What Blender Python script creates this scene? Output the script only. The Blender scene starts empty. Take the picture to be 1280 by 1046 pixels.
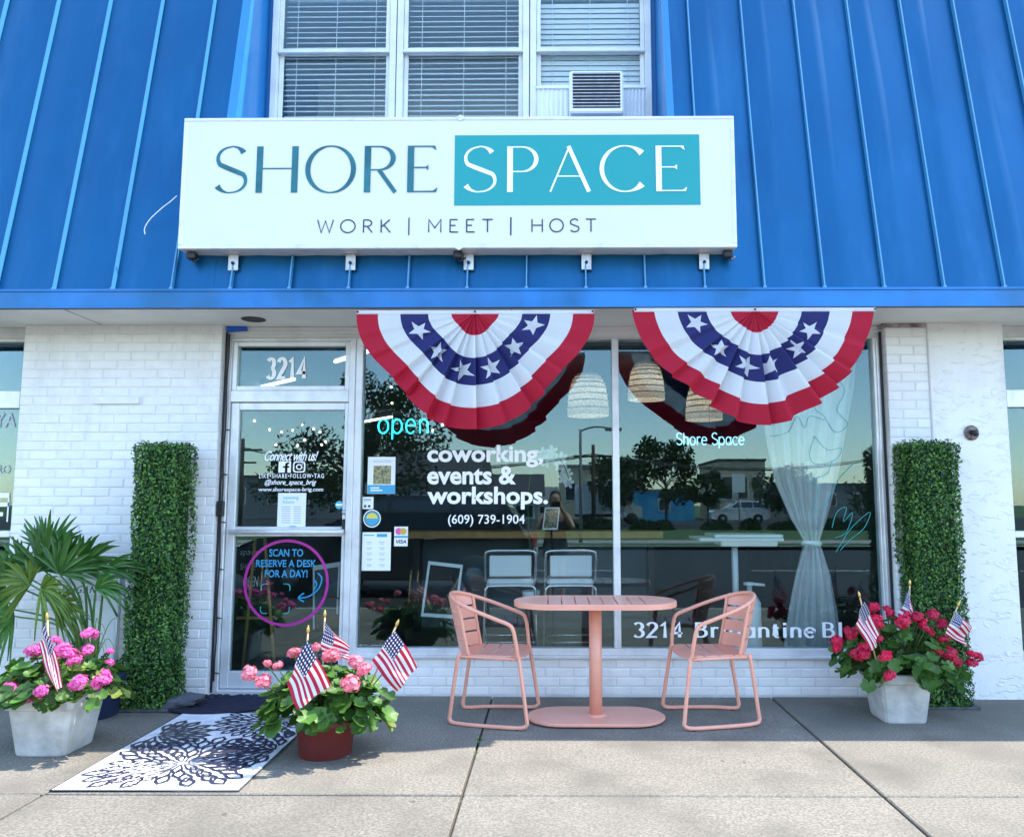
import bpy, bmesh, math, random
from mathutils import Vector, Matrix, Euler
random.seed(7)
R = math.radians
sc = bpy.context.scene
# ---------------------------------------------------------------- camera
F_PX, PITCH, YAW, SHX = 975.0, R(6.26), R(0.5), -0.0324
CAM = Vector((0.0, -5.81, 1.36))
cd = bpy.data.cameras.new('camera'); cam = bpy.data.objects.new('camera', cd)
sc.collection.objects.link(cam)
cd.sensor_width = 36.0; cd.lens = F_PX/1280*36.0; cd.shift_x = SHX
cd.clip_start = 0.05; cd.clip_end = 1500
cam.location = CAM; cam.rotation_euler = (R(90)+PITCH, 0, YAW)
sc.camera = cam
# ---------------------------------------------------------------- sky and sun
SUN_E, SUN_A = R(62), R(75)          # elevation, azimuth clockwise from +Y
w = bpy.data.worlds.new('World'); sc.world = w; w.use_nodes = True
nt = w.node_tree
sky = nt.nodes.new('ShaderNodeTexSky'); sky.sky_type = 'NISHITA'; sky.sun_disc = False
sky.sun_elevation = SUN_E; sky.sun_rotation = SUN_A; sky.air_density = 1.0; sky.dust_density = 0.4; sky.ozone_density = 1.5
bg = nt.nodes['Background']; bg.inputs[1].default_value = 0.15
nt.links.new(sky.outputs[0], bg.inputs[0])
sl = bpy.data.lights.new('sun', 'SUN'); sl.energy = 2.0; sl.angle = R(0.5); sl.color = (1, .93, .81)
so = bpy.data.objects.new('sun', sl); sc.collection.objects.link(so)
sdir = Vector((math.cos(SUN_E)*math.sin(SUN_A), math.cos(SUN_E)*math.cos(SUN_A), math.sin(SUN_E)))
so.rotation_euler = sdir.to_track_quat('Z', 'Y').to_euler(); so.location = (6, -2, 12)
vs = sc.view_settings
vs.view_transform = 'Standard'; vs.look = 'None'; vs.gamma = 1; vs.exposure = 2.25; vs.use_curve_mapping = False
# ---------------------------------------------------------------- pixel helpers (photo pixels -> places on a known surface)
_M = Euler((R(90)+PITCH, 0, YAW)).to_matrix()
def ray(px, py):
    return _M @ Vector(((px-640+SHX*1280)/F_PX, (523-py)/F_PX, -1.0))
def P(px, py, Y=0.0):                # on the vertical plane y = Y
    d = ray(px, py); return CAM + d*((Y-CAM.y)/d.y)
def G(px, py, z=0.0):                # on the level plane z
    d = ray(px, py); return CAM + d*((z-CAM.z)/d.z)
def RF(px, py, dist):                # a place across the street whose mirror image in the glass is at this pixel
    p = P(px, py, dist); return Vector((p.x, -dist, p.z))
# ---------------------------------------------------------------- object helpers
COL = sc.collection
def tag(o, label=None, cat=None, group=None, kind=None):
    if label: o['label'] = label
    if cat: o['category'] = cat
    if group: o['group'] = group
    if kind: o['kind'] = kind
    return o
def thing(name, label, cat, loc=(0,0,0), rz=0, group=None):
    o = bpy.data.objects.new(name, None); COL.objects.link(o); o.empty_display_size = .1
    o.location = loc; o.rotation_euler = (0, 0, rz)
    return tag(o, label, cat, group)
def link(name, me, parent=None, loc=(0,0,0), rot=(0,0,0), scl=(1,1,1)):
    o = bpy.data.objects.new(name, me); COL.objects.link(o)
    o.parent = parent; o.location = loc; o.rotation_euler = rot; o.scale = scl
    return o
def wm(o):
    m = Matrix.Identity(4)
    while o is not None:
        m = Matrix.LocRotScale(o.location, o.rotation_euler, o.scale) @ m; o = o.parent
    return m
def copy_tree(o, parent=None):
    c = o.copy(); COL.objects.link(c); c.parent = parent
    for ch in list(o.children): copy_tree(ch, c)
    return c
class MB:
    """collects shapes; build() links them as one mesh object (world coordinates unless local=True)"""
    def __init__(s): s.v = []; s.f = []; s.uv = None; s.sm = []
    def add(s, vs, fs, smooth=False):
        n = len(s.v); s.v += [Vector(v) for v in vs]
        s.f += [tuple(i+n for i in f) for f in fs]; s.sm += [smooth]*len(fs); return s
    def box(s, a, b, m=None):
        x0, y0, z0 = a; x1, y1, z1 = b
        vs = [Vector(p) for p in ((x0,y0,z0),(x1,y0,z0),(x1,y1,z0),(x0,y1,z0),(x0,y0,z1),(x1,y0,z1),(x1,y1,z1),(x0,y1,z1))]
        if m: vs = [m @ v for v in vs]
        return s.add(vs, [(0,3,2,1),(4,5,6,7),(0,1,5,4),(1,2,6,5),(2,3,7,6),(3,0,4,7)])
    def bbox(s, a, b, c=.004, m=None):
        """box with chamfered edges"""
        bm = bmesh.new(); bmesh.ops.create_cube(bm, size=1)
        sx, sy, sz = (b[i]-a[i] for i in range(3)); ctr = Vector([(a[i]+b[i])/2 for i in range(3)])
        for v in bm.verts: v.co = Vector((v.co.x*sx, v.co.y*sy, v.co.z*sz)) + ctr
        c = min(c, .45*min(abs(sx), abs(sy), abs(sz)))
        bmesh.ops.bevel(bm, geom=bm.edges[:], offset=c, segments=1, affect='EDGES')
        vs = [(m @ v.co) if m else v.co.copy() for v in bm.verts]
        bm.verts.index_update(); fs = [tuple(v.index for v in f.verts) for f in bm.faces]; bm.free()
        return s.add(vs, fs)
    def tube(s, pts, r, n=8, closed=False, caps=True):
        pts = [Vector(p) for p in pts]; k = len(pts)
        rs = r if isinstance(r, (list, tuple)) else [r]*k
        vs = []; up = None
        for i, p in enumerate(pts):
            a = pts[(i-1) % k] if (closed or i > 0) else p
            b = pts[(i+1) % k] if (closed or i < k-1) else p
            t = (b-a).normalized()
            if up is None: up = t.orthogonal().normalized()
            else:
                up = up - t*up.dot(t)
                up = up.normalized() if up.length > 1e-6 else t.orthogonal().normalized()
            q = t.cross(up)
            for j in range(n):
                an = 2*math.pi*j/n; vs.append(p + (up*math.cos(an)+q*math.sin(an))*rs[i])
        fs = []
        for i in range(k if closed else k-1):
            i2 = (i+1) % k
            for j in range(n):
                j2 = (j+1) % n; fs.append((i*n+j, i*n+j2, i2*n+j2, i2*n+j))
        if caps and not closed: fs += [tuple(range(n))[::-1], tuple((k-1)*n+j for j in range(n))]
        return s.add(vs, fs, True)
    def lathe(s, prof, c=(0,0,0), n=24, sq=False, cap=True):
        """profile of (radius, z); sq: square plan with cut corners"""
        vs = []; c = Vector(c)
        for (r, z) in prof:
            for j in range(n):
                a = 2*math.pi*(j+.5)/n; ca, sa = math.cos(a), math.sin(a)
                if sq:
                    e = (abs(ca)**9+abs(sa)**9)**(-1/9); ca *= e; sa *= e
                vs.append(c+Vector((r*ca, r*sa, z)))
        fs = []
        for i in range(len(prof)-1):
            for j in range(n):
                j2 = (j+1) % n; fs.append((i*n+j, i*n+j2, (i+1)*n+j2, (i+1)*n+j))
        if cap:
            fs += [tuple(range(n))[::-1], tuple((len(prof)-1)*n+j for j in range(n))]
        return s.add(vs, fs, not sq)
    def prism(s, poly, axis, a, b):
        """polygon extruded along an axis: poly in the two other coordinates"""
        def mk(p, t):
            q = list(p); q.insert(axis, t); return Vector(q)
        n = len(poly); vs = [mk(p, a) for p in poly]+[mk(p, b) for p in poly]
        return s.add(vs, [tuple(range(n)), tuple(range(2*n-1, n-1, -1))]+[(i, (i+1) % n, n+(i+1) % n, n+i) for i in range(n)])
    def grid(s, fn, nu, nv, smooth=True):
        vs = [fn(i/nu, j/nv) for j in range(nv+1) for i in range(nu+1)]
        return s.add(vs, [(j*(nu+1)+i, j*(nu+1)+i+1, (j+1)*(nu+1)+i+1, (j+1)*(nu+1)+i) for j in range(nv) for i in range(nu)], smooth)
    def mesh(s, name, mat, inv=None):
        me = bpy.data.meshes.new(name)
        me.from_pydata([(inv @ v) if inv else v for v in s.v], [], s.f)
        for p, k in zip(me.polygons, s.sm): p.use_smooth = k
        bm = bmesh.new(); bm.from_mesh(me); bmesh.ops.recalc_face_normals(bm, faces=bm.faces); bm.to_mesh(me); bm.free()
        if mat: me.materials.append(mat)
        return me
    def build(s, name, mat, parent=None, local=False):
        inv = None if (parent is None or local) else wm(parent).inverted()
        return link(name, s.mesh(name, mat, inv), parent)
def sub(pts, n=4):
    """smooth a polyline (Catmull-Rom)"""
    pts = [Vector(p) for p in pts]; out = []
    for i in range(len(pts)-1):
        p0 = pts[max(i-1, 0)]; p1 = pts[i]; p2 = pts[i+1]; p3 = pts[min(i+2, len(pts)-1)]
        for k in range(n):
            t = k/n
            out.append(.5*((2*p1)+(p2-p0)*t+(2*p0-5*p1+4*p2-p3)*t*t+(3*p1-p0-3*p2+p3)*t**3))
    out.append(pts[-1]); return out
# ---------------------------------------------------------------- materials
def mat(name, c, rough=.6, metal=0, c2=None, scale=8, bump=0, bscale=60, detail=4, spec=.5, coat=0, emit=None, es=0, vary=0, trans=0, contrast=(.35, .65)):
    m = bpy.data.materials.new(name); m.use_nodes = True; t = m.node_tree; N = t.nodes; L = t.links
    b = N['Principled BSDF']
    b.inputs['Base Color'].default_value = (*c, 1); b.inputs['Roughness'].default_value = rough
    b.inputs['Metallic'].default_value = metal; b.inputs['Specular IOR Level'].default_value = spec
    b.inputs['Coat Weight'].default_value = coat
    col = None
    if c2 or bump:
        tc = N.new('ShaderNodeTexCoord')
    if c2:
        n = N.new('ShaderNodeTexNoise'); n.inputs['Scale'].default_value = scale; n.inputs['Detail'].default_value = detail
        L.new(tc.outputs['Object'], n.inputs['Vector'])
        r = N.new('ShaderNodeMapRange'); r.inputs[1].default_value = contrast[0]; r.inputs[2].default_value = contrast[1]
        L.new(n.outputs['Fac'], r.inputs[0])
        x = N.new('ShaderNodeMix'); x.data_type = 'RGBA'; x.inputs[6].default_value = (*c, 1); x.inputs[7].default_value = (*c2, 1)
        L.new(r.outputs[0], x.inputs[0]); L.new(x.outputs[2], b.inputs['Base Color']); col = x.outputs[2]
    if vary:
        oi = N.new('ShaderNodeObjectInfo'); mr = N.new('ShaderNodeMapRange')
        mr.inputs[3].default_value = 1-vary; mr.inputs[4].default_value = 1+vary
        L.new(oi.outputs['Random'], mr.inputs[0])
        hs = N.new('ShaderNodeHueSaturation'); hs.inputs['Color'].default_value = (*c, 1)
        L.new(mr.outputs[0], hs.inputs['Value'])
        if col: L.new(col, hs.inputs['Color'])
        L.new(hs.outputs[0], b.inputs['Base Color']); col = hs.outputs[0]
    if bump:
        n = N.new('ShaderNodeTexNoise'); n.inputs['Scale'].default_value = bscale; n.inputs['Detail'].default_value = 5
        L.new(tc.outputs['Object'], n.inputs['Vector'])
        bp = N.new('ShaderNodeBump'); bp.inputs['Strength'].default_value = bump; bp.inputs['Distance'].default_value = .01
        L.new(n.outputs['Fac'], bp.inputs['Height']); L.new(bp.outputs[0], b.inputs['Normal'])
    if emit:
        b.inputs['Emission Color'].default_value = (*emit, 1); b.inputs['Emission Strength'].default_value = es
    if trans:
        tr = N.new('ShaderNodeBsdfTranslucent'); tr.inputs['Color'].default_value = (*c, 1)
        if col: L.new(col, tr.inputs['Color'])
        mx = N.new('ShaderNodeMixShader'); mx.inputs[0].default_value = trans
        L.new(b.outputs[0], mx.inputs[1]); L.new(tr.outputs[0], mx.inputs[2]); L.new(mx.outputs[0], N['Material Output'].inputs['Surface'])
    return m
def glass(name, base=.10, tint=(.86, .95, .95), gain=1.6):
    m = bpy.data.materials.new(name); m.use_nodes = True; t = m.node_tree; N = t.nodes; L = t.links
    N.remove(N['Principled BSDF'])
    tr = N.new('ShaderNodeBsdfTransparent'); tr.inputs[0].default_value = (*tint, 1)
    gl = N.new('ShaderNodeBsdfGlossy'); gl.inputs['Roughness'].default_value = 0.0; gl.inputs[0].default_value = (.72, .97, 1, 1)
    fr = N.new('ShaderNodeFresnel'); fr.inputs[0].default_value = 1.5
    ma = N.new('ShaderNodeMath'); ma.operation = 'MULTIPLY_ADD'; ma.inputs[1].default_value = gain; ma.inputs[2].default_value = base; ma.use_clamp = True
    L.new(fr.outputs[0], ma.inputs[0])
    mx = N.new('ShaderNodeMixShader'); L.new(ma.outputs[0], mx.inputs[0]); L.new(tr.outputs[0], mx.inputs[1]); L.new(gl.outputs[0], mx.inputs[2])
    L.new(mx.outputs[0], N['Material Output'].inputs['Surface'])
    return m
def sheer(name, c, a=.5):
    m = bpy.data.materials.new(name); m.use_nodes = True; t = m.node_tree; N = t.nodes; L = t.links
    b = N['Principled BSDF']; b.inputs['Base Color'].default_value = (*c, 1); b.inputs['Roughness'].default_value = .9
    tl = N.new('ShaderNodeBsdfTranslucent'); tl.inputs[0].default_value = (*c, 1)
    m1 = N.new('ShaderNodeMixShader'); m1.inputs[0].default_value = .5; L.new(b.outputs[0], m1.inputs[1]); L.new(tl.outputs[0], m1.inputs[2])
    tr = N.new('ShaderNodeBsdfTransparent'); m2 = N.new('ShaderNodeMixShader'); m2.inputs[0].default_value = a
    L.new(tr.outputs[0], m2.inputs[1]); L.new(m1.outputs[0], m2.inputs[2]); L.new(m2.outputs[0], N['Material Output'].inputs['Surface'])
    return m
M = {}
M['white_paint'] = mat('white_paint', (.80,.81,.82), .55, c2=(.72,.73,.74), scale=3, bump=.25, bscale=45)
M['brick_paint'] = mat('brick_paint', (.88,.87,.84), .5, c2=(.83,.82,.80), scale=14, bump=.35, bscale=70, vary=.05)
M['mortar'] = mat('mortar', (.78,.79,.79), .8, c2=(.70,.71,.71), scale=10, bump=.3)
M['stucco'] = None
M['trim'] = mat('trim', (.74,.75,.74), .5, c2=(.58,.58,.56), scale=5, bump=.1, detail=8, contrast=(.45,.8))
M['alu'] = mat('alu', (.74,.75,.75), .35, .25, c2=(.56,.56,.55), scale=7, detail=8, contrast=(.45,.8))
M['soffit'] = mat('soffit', (.76,.76,.73), .7, c2=(.66,.66,.62), scale=2.5, detail=6)
M['roof'] = mat('roof_blue', (.0,.092,.225), .40, .60, c2=(.0,.105,.25), scale=1.5, spec=.5, coat=.10)
M['fascia'] = mat('fascia_blue', (.0,.105,.26), .42, .4, c2=(.012,.18,.52), scale=2, coat=.2)
M['seam'] = mat('seam_blue_highlight', (.06,.27,.48), .3, 0, spec=.8, coat=.3)  # paler than the roof sheets: sunlit seam highlights put into the colour
M['flash'] = mat('flashing_blue', (.02,.21,.50), .35, 0, coat=.2)
M['sign_white'] = mat('sign_white', (.76,.75,.735), .35, c2=(.73,.72,.71), scale=1.5)
M['sign_frame'] = mat('sign_frame', (.72,.72,.72), .4, .3, c2=(.55,.54,.52), scale=9, detail=8, contrast=(.5,.8))
M['teal_dark'] = mat('teal_letter', (.004,.10,.125), .4, c2=(.008,.17,.20), scale=6)
M['teal'] = mat('teal_panel', (.0,.31,.32), .4)
M['ink'] = mat('ink', (.012,.03,.045), .5)
M['vinyl'] = mat('white_vinyl', (.93,.94,.94), .5)
M['galv'] = mat('galvanised', (.55,.56,.57), .4, .7, c2=(.4,.4,.4), scale=30)
M['black'] = mat('black', (.012,.012,.014), .5)
M['dark_metal'] = mat('dark_metal', (.03,.03,.035), .4, .5)
M['glass'] = glass('window_glass', .018, tint=(.93,.97,.97), gain=1.0)
M['glass_up'] = glass('upper_glass', .0, tint=(.97,.98,.98), gain=.8)
M['carglass'] = mat('car_glass', (.01,.012,.015), .03, 0, spec=1, coat=1)
M['blind'] = mat('blind_slat', (.82,.85,.87), .5)
M['pink'] = mat('pink_metal', (.86,.39,.275), .40, 0, c2=(.82,.36,.25), scale=5, coat=.15)
M['terracotta'] = mat('oxblood_pot', (.16,.028,.025), .5, c2=(.13,.022,.02), scale=6, bump=.1)
M['plaster_pot'] = mat('white_planter', (.60,.59,.56), .75, c2=(.40,.40,.37), scale=9, bump=.5, bscale=35, detail=8)
M['navy_pot'] = mat('navy_pot', (.018,.032,.085), .45)
M['soil'] = mat('soil', (.035,.024,.017), .95, bump=.6, bscale=50)
M['leaf'] = mat('geranium_leaf', (.055,.145,.022), .5, vary=.35, c2=(.085,.20,.03), scale=40, trans=.25)
M['leaf2'] = mat('geranium_leaf_pale', (.20,.27,.04), .5, vary=.25, trans=.25)
M['stem'] = mat('green_stem', (.07,.14,.03), .6)
M['palm'] = mat('palm_leaf', (.05,.16,.028), .38, vary=.35, c2=(.075,.21,.035), scale=15, trans=.2)
M['palm_y'] = mat('palm_leaf_light', (.16,.27,.035), .42, vary=.2, trans=.25)
M['fern'] = mat('fern_leaf', (.03,.10,.02), .5, vary=.3, trans=.2)
M['fl_pink'] = mat('flower_pink', (.80,.13,.44), .55, vary=.15, trans=.25)
M['fl_salmon'] = mat('flower_salmon', (.84,.24,.31), .55, vary=.12, trans=.25)
M['fl_red'] = mat('flower_red', (.68,.012,.075), .5, vary=.25, trans=.2)
M['wood'] = mat('light_wood', (.55,.33,.11), .5, c2=(.45,.25,.08), scale=12)
M['stick'] = mat('flag_stick', (.66,.50,.27), .5)
M['gold'] = mat('gold_tip', (.75,.52,.15), .3, .6)
M['rug'] = mat('rug_white', (.74,.75,.77), .85, c2=(.62,.63,.68), scale=7, bump=.4, bscale=160, contrast=(.45,.6))
M['rug_navy'] = mat('rug_navy', (.014,.016,.045), .85, bump=.4, bscale=160)
M['rug_grey'] = mat('rug_grey', (.055,.06,.07), .85, bump=.4, bscale=160)
M['coir'] = mat('navy_mat', (.012,.014,.038), .95, c2=(.02,.022,.05), scale=60, bump=1, bscale=220)
M['rock'] = mat('slate_rock', (.10,.11,.13), .8, c2=(.06,.065,.08), scale=12, bump=.8, bscale=25)
M['cl_red'] = mat('cloth_red', (.55,.006,.035), .75, bump=.15, bscale=300, trans=.4)
M['cl_white'] = mat('cloth_white', (.88,.88,.89), .75, bump=.15, bscale=300, trans=.45)
M['cl_blue'] = mat('cloth_navy', (.010,.013,.115), .75, bump=.15, bscale=300, trans=.2)
M['sheer'] = sheer('sheer_curtain', (.95,.95,.94), .92)
M['paper'] = mat('paper', (.82,.85,.86), .6)
M['printblue'] = mat('print_blue', (.05,.36,.58), .5)
M['printteal'] = mat('print_teal', (.08,.45,.55), .5)
M['printgrey'] = mat('print_grey', (.45,.50,.53), .6)
M['photo'] = mat('photo_print', (.06,.09,.10), .5, c2=(.45,.38,.14), scale=45, detail=3)
M['magenta'] = mat('magenta_vinyl', (.42,.012,.26), .5)
M['decal_blue'] = mat('decal_blue', (.02,.27,.50), .5)
M['neon'] = mat('neon_tube', (.05,.6,.7), .4, emit=(.02,.62,.75), es=.9)
M['neon2'] = mat('neon_tube_pale', (.3,.7,.8), .4, emit=(.22,.60,.80), es=.55)
M['bulb'] = mat('bulb_glow', (1,.9,.7), .4, emit=(1,.86,.6), es=1.5)
M['pendant_bulb'] = mat('pendant_bulb', (1,.95,.85), .4, emit=(1,.95,.85), es=6)
M['tubelight'] = mat('tube_light', (1,1,1), .4, emit=(.9,1,1), es=1.0)
M['stool_white'] = mat('stool_white', (.88,.90,.90), .5)
M['chrome'] = mat('chrome_tube', (.75,.78,.78), .2, .8)
M['plastic'] = mat('white_plastic', (.80,.83,.83), .4)
M['rattan'] = mat('rattan', (.80,.76,.68), .8, c2=(.55,.48,.38), scale=60, bump=.8, bscale=120, trans=.3)
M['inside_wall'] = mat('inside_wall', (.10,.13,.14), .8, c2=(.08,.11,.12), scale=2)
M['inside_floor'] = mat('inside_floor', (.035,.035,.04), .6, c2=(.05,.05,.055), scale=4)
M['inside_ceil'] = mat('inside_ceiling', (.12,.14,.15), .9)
M['orchid'] = mat('orchid_white', (.86,.87,.86), .5, trans=.2)
M['drawing'] = mat('teal_marker', (.05,.45,.46), .5)
M['tape'] = mat('blue_tape', (.01,.12,.55), .5)
M['chalkboard'] = mat('chalkboard', (.012,.013,.014), .7)
M['basket'] = mat('basket', (.18,.09,.045), .8, bump=.8, bscale=90)
M['asphalt'] = mat('asphalt', (.038,.039,.041), .9, c2=(.028,.029,.031), scale=3, bump=.5, bscale=60)
M['road_white'] = mat('road_paint', (.7,.7,.68), .7)
M['grass'] = mat('grass', (.05,.10,.025), .9, c2=(.07,.13,.03), scale=2)
M['kerb'] = mat('kerb', (.42,.41,.38), .85, c2=(.34,.33,.30), scale=6)
M['foliage'] = mat('tree_leaf', (.028,.065,.016), .6, c2=(.045,.09,.02), scale=2, trans=.15)
M['bark'] = mat('bark', (.07,.05,.035), .9, bump=.6)
M['cream'] = mat('cream_siding', (.55,.48,.32), .8)
M['greysiding'] = mat('grey_siding', (.22,.22,.23), .8)
M['dkroof'] = mat('dark_shingle', (.06,.06,.065), .9)
M['bluewall'] = mat('blue_mural_wall', (.03,.30,.55), .8, c2=(.08,.42,.60), scale=1.2)
M['winpane'] = mat('far_window', (.03,.04,.05), .1)
M['paint_black'] = mat('car_paint_black', (.008,.009,.011), .15, 0, coat=1)
M['paint_white'] = mat('car_paint_white', (.78,.78,.78), .2, 0, coat=1)
M['rubber'] = mat('rubber', (.015,.015,.015), .8)
M['lamp_clear'] = mat('lamp_lens', (.7,.7,.72), .1)
M['lamp_red'] = mat('lamp_red', (.4,.01,.01), .15)
M['skin'] = mat('skin', (.55,.32,.22), .5)
M['hair'] = mat('hair', (.03,.018,.01), .6)
M['cloth_dark'] = mat('dark_dress', (.018,.018,.024), .9)
# rough trowelled stucco
m = mat('stucco', (.88,.87,.84), .7, c2=(.84,.83,.81), scale=5); M['stucco'] = m
t = m.node_tree; N = t.nodes; L = t.links
tc = N.new('ShaderNodeTexCoord'); mp = N.new('ShaderNodeMapping'); mp.inputs['Rotation'].default_value = (0, .6, 0); mp.inputs['Scale'].default_value = (11, 11, 30)
nz = N.new('ShaderNodeTexNoise'); nz.inputs['Scale'].default_value = 1.0; nz.inputs['Detail'].default_value = 3; nz.inputs['Distortion'].default_value = .8
rp = N.new('ShaderNodeMapRange'); rp.inputs[1].default_value = .57; rp.inputs[2].default_value = .66
nz2 = N.new('ShaderNodeTexNoise'); nz2.inputs['Scale'].default_value = 70
ad = N.new('ShaderNodeMath'); ad.operation = 'MULTIPLY_ADD'; ad.inputs[1].default_value = .25
bp = N.new('ShaderNodeBump'); bp.inputs['Strength'].default_value = .55; bp.inputs['Distance'].default_value = .010
L.new(tc.outputs['Object'], mp.inputs[0]); L.new(mp.outputs[0], nz.inputs['Vector']); L.new(nz.outputs['Fac'], rp.inputs[0])
L.new(tc.outputs['Object'], nz2.inputs['Vector']); L.new(nz2.outputs['Fac'], ad.inputs[0]); L.new(rp.outputs[0], ad.inputs[2])
L.new(ad.outputs[0], bp.inputs['Height']); L.new(bp.outputs[0], N['Principled BSDF'].inputs['Normal'])
# weathered concrete with aggregate speckle and water stains
def concrete(name, c, c2, stain):
    m = bpy.data.materials.new(name); m.use_nodes = True; t = m.node_tree; N = t.nodes; L = t.links; b = N['Principled BSDF']
    b.inputs['Roughness'].default_value = .88
    geo = N.new('ShaderNodeNewGeometry')
    def noise(s, d=5, dist=0):
        n = N.new('ShaderNodeTexNoise'); n.inputs['Scale'].default_value = s; n.inputs['Detail'].default_value = d; n.inputs['Distortion'].default_value = dist
        L.new(geo.outputs['Position'], n.inputs['Vector']); return n.outputs['Fac']
    def rng(src, a, bb):
        r = N.new('ShaderNodeMapRange'); r.inputs[1].default_value = a; r.inputs[2].default_value = bb; L.new(src, r.inputs[0]); return r.outputs[0]
    def mix(f, a, bb):
        x = N.new('ShaderNodeMix'); x.data_type = 'RGBA'
        for i, v in ((6, a), (7, bb)):
            if isinstance(v, tuple): x.inputs[i].default_value = (*v, 1)
            else: L.new(v, x.inputs[i])
        L.new(f, x.inputs[0]); return x.outputs[2]
    base = mix(rng(noise(75, 3), .36, .62), c, c2)
    blot = mix(rng(noise(2.2, 9), .46, .78), base, tuple(v*.78 for v in c2))
    st = mix(rng(noise(.9, 9, .6), .53, .74), blot, stain)
    oi = N.new('ShaderNodeObjectInfo'); mr = N.new('ShaderNodeMapRange'); mr.inputs[3].default_value = .93; mr.inputs[4].default_value = 1.06
    L.new(oi.outputs['Random'], mr.inputs[0]); hs = N.new('ShaderNodeHueSaturation'); L.new(mr.outputs[0], hs.inputs['Value']); L.new(st, hs.inputs['Color'])
    vo = N.new('ShaderNodeTexVoronoi'); vo.inputs['Scale'].default_value = 3.2; L.new(geo.outputs['Position'], vo.inputs['Vector'])
    sp = N.new('ShaderNodeMapRange'); sp.inputs[1].default_value = .035; sp.inputs[2].default_value = .055; sp.inputs[3].default_value = .75; sp.inputs[4].default_value = 0; L.new(vo.outputs['Distance'], sp.inputs[0])
    L.new(mix(sp.outputs[0], hs.outputs[0], (.07,.065,.058)), b.inputs['Base Color'])
    bp = N.new('ShaderNodeBump'); bp.inputs['Strength'].default_value = .55; bp.inputs['Distance'].default_value = .006
    L.new(noise(130, 4), bp.inputs['Height']); L.new(bp.outputs[0], b.inputs['Normal'])
    return m
M['concrete'] = concrete('sidewalk_concrete', (.26,.238,.195), (.15,.138,.113), (.15,.138,.112))
M['joint'] = mat('joint_dirt', (.12,.108,.088), .95, bump=.5)
# small stick flag: stripes and canton by UV
def flagmat():
    m = bpy.data.materials.new('flag_print'); m.use_nodes = True; t = m.node_tree; N = t.nodes; L = t.links; b = N['Principled BSDF']
    b.inputs['Roughness'].default_value = .7
    uv = N.new('ShaderNodeUVMap'); sp = N.new('ShaderNodeSeparateXYZ'); L.new(uv.outputs[0], sp.inputs[0])
    def ma(op, a, bb, cl=False):
        n = N.new('ShaderNodeMath'); n.operation = op; n.use_clamp = cl
        for i, v in ((0, a), (1, bb)):
            if isinstance(v, (int, float)): n.inputs[i].default_value = v
            else: L.new(v, n.inputs[i])
        return n.outputs[0]
    u, v = sp.outputs[0], sp.outputs[1]
    s13 = ma('MODULO', ma('MULTIPLY', v, 6.5), 1.0); white = ma('GREATER_THAN', s13, .5)
    can = ma('MULTIPLY', ma('LESS_THAN', u, .42), ma('LESS_THAN', v, .538))
    a = ma('MULTIPLY', u, 14.3); c = ma('MULTIPLY', v, 11.2)
    da = ma('SUBTRACT', ma('FRACT', a, 0), .5); dc = ma('SUBTRACT', ma('FRACT', c, 0), .5)
    rr = ma('ADD', ma('MULTIPLY', da, da), ma('MULTIPLY', dc, dc)); star = ma('LESS_THAN', rr, .085)
    def mix(f, p, q):
        x = N.new('ShaderNodeMix'); x.data_type = 'RGBA'
        for i, vv in ((6, p), (7, q)):
            if isinstance(vv, tuple): x.inputs[i].default_value = (*vv, 1)
            else: L.new(vv, x.inputs[i])
        L.new(f, x.inputs[0]); return x.outputs[2]
    stripes = mix(white, (.58,.012,.055), (.84,.84,.85)); blue = mix(star, (.014,.022,.13), (.8,.8,.82))
    fin = mix(can, stripes, blue); L.new(fin, b.inputs['Base Color'])
    tl = N.new('ShaderNodeBsdfTranslucent'); L.new(fin, tl.inputs[0]); mx = N.new('ShaderNodeMixShader'); mx.inputs[0].default_value = .3
    L.new(b.outputs[0], mx.inputs[1]); L.new(tl.outputs[0], mx.inputs[2]); L.new(mx.outputs[0], N['Material Output'].inputs['Surface'])
    return m
M['flag'] = flagmat()

def streak(m, dark, amt, sx, sz, lo=.5, hi=.75):
    """weather marks: long upright stains in world space"""
    t = m.node_tree; N = t.nodes; L = t.links; b = N['Principled BSDF']; g = N.new('ShaderNodeNewGeometry'); mp = N.new('ShaderNodeMapping'); mp.inputs['Scale'].default_value = (sx, sx, sz)
    n = N.new('ShaderNodeTexNoise'); n.inputs['Scale'].default_value = 1; n.inputs['Detail'].default_value = 7; n.inputs['Roughness'].default_value = .65
    r = N.new('ShaderNodeMapRange'); r.inputs[1].default_value = lo; r.inputs[2].default_value = hi; r.inputs[4].default_value = amt
    x = N.new('ShaderNodeMix'); x.data_type = 'RGBA'; x.inputs[7].default_value = (*dark, 1)
    l = b.inputs['Base Color'].links
    if l: L.new(l[0].from_socket, x.inputs[6])
    else: x.inputs[6].default_value = b.inputs['Base Color'].default_value
    L.new(g.outputs['Position'], mp.inputs[0]); L.new(mp.outputs[0], n.inputs['Vector']); L.new(n.outputs['Fac'], r.inputs[0]); L.new(r.outputs[0], x.inputs[0]); L.new(x.outputs[2], b.inputs['Base Color'])
streak(M['roof'], (.02,.15,.31), .5, 5, .35); streak(M['brick_paint'], (.55,.55,.53), .5, 4, .9, .55, .8); streak(M['stucco'], (.60,.60,.58), .5, 3, .8, .55, .8)
streak(M['sign_white'], (.66,.66,.63), .35, 5, .6, .55, .8); streak(M['fascia'], (.05,.12,.24), .4, 2, 5); streak(M['pink'], (.66,.28,.20), .4, 9, 9); streak(M['alu'], (.45,.44,.42), .5, 9, 3, .55, .8)
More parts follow.
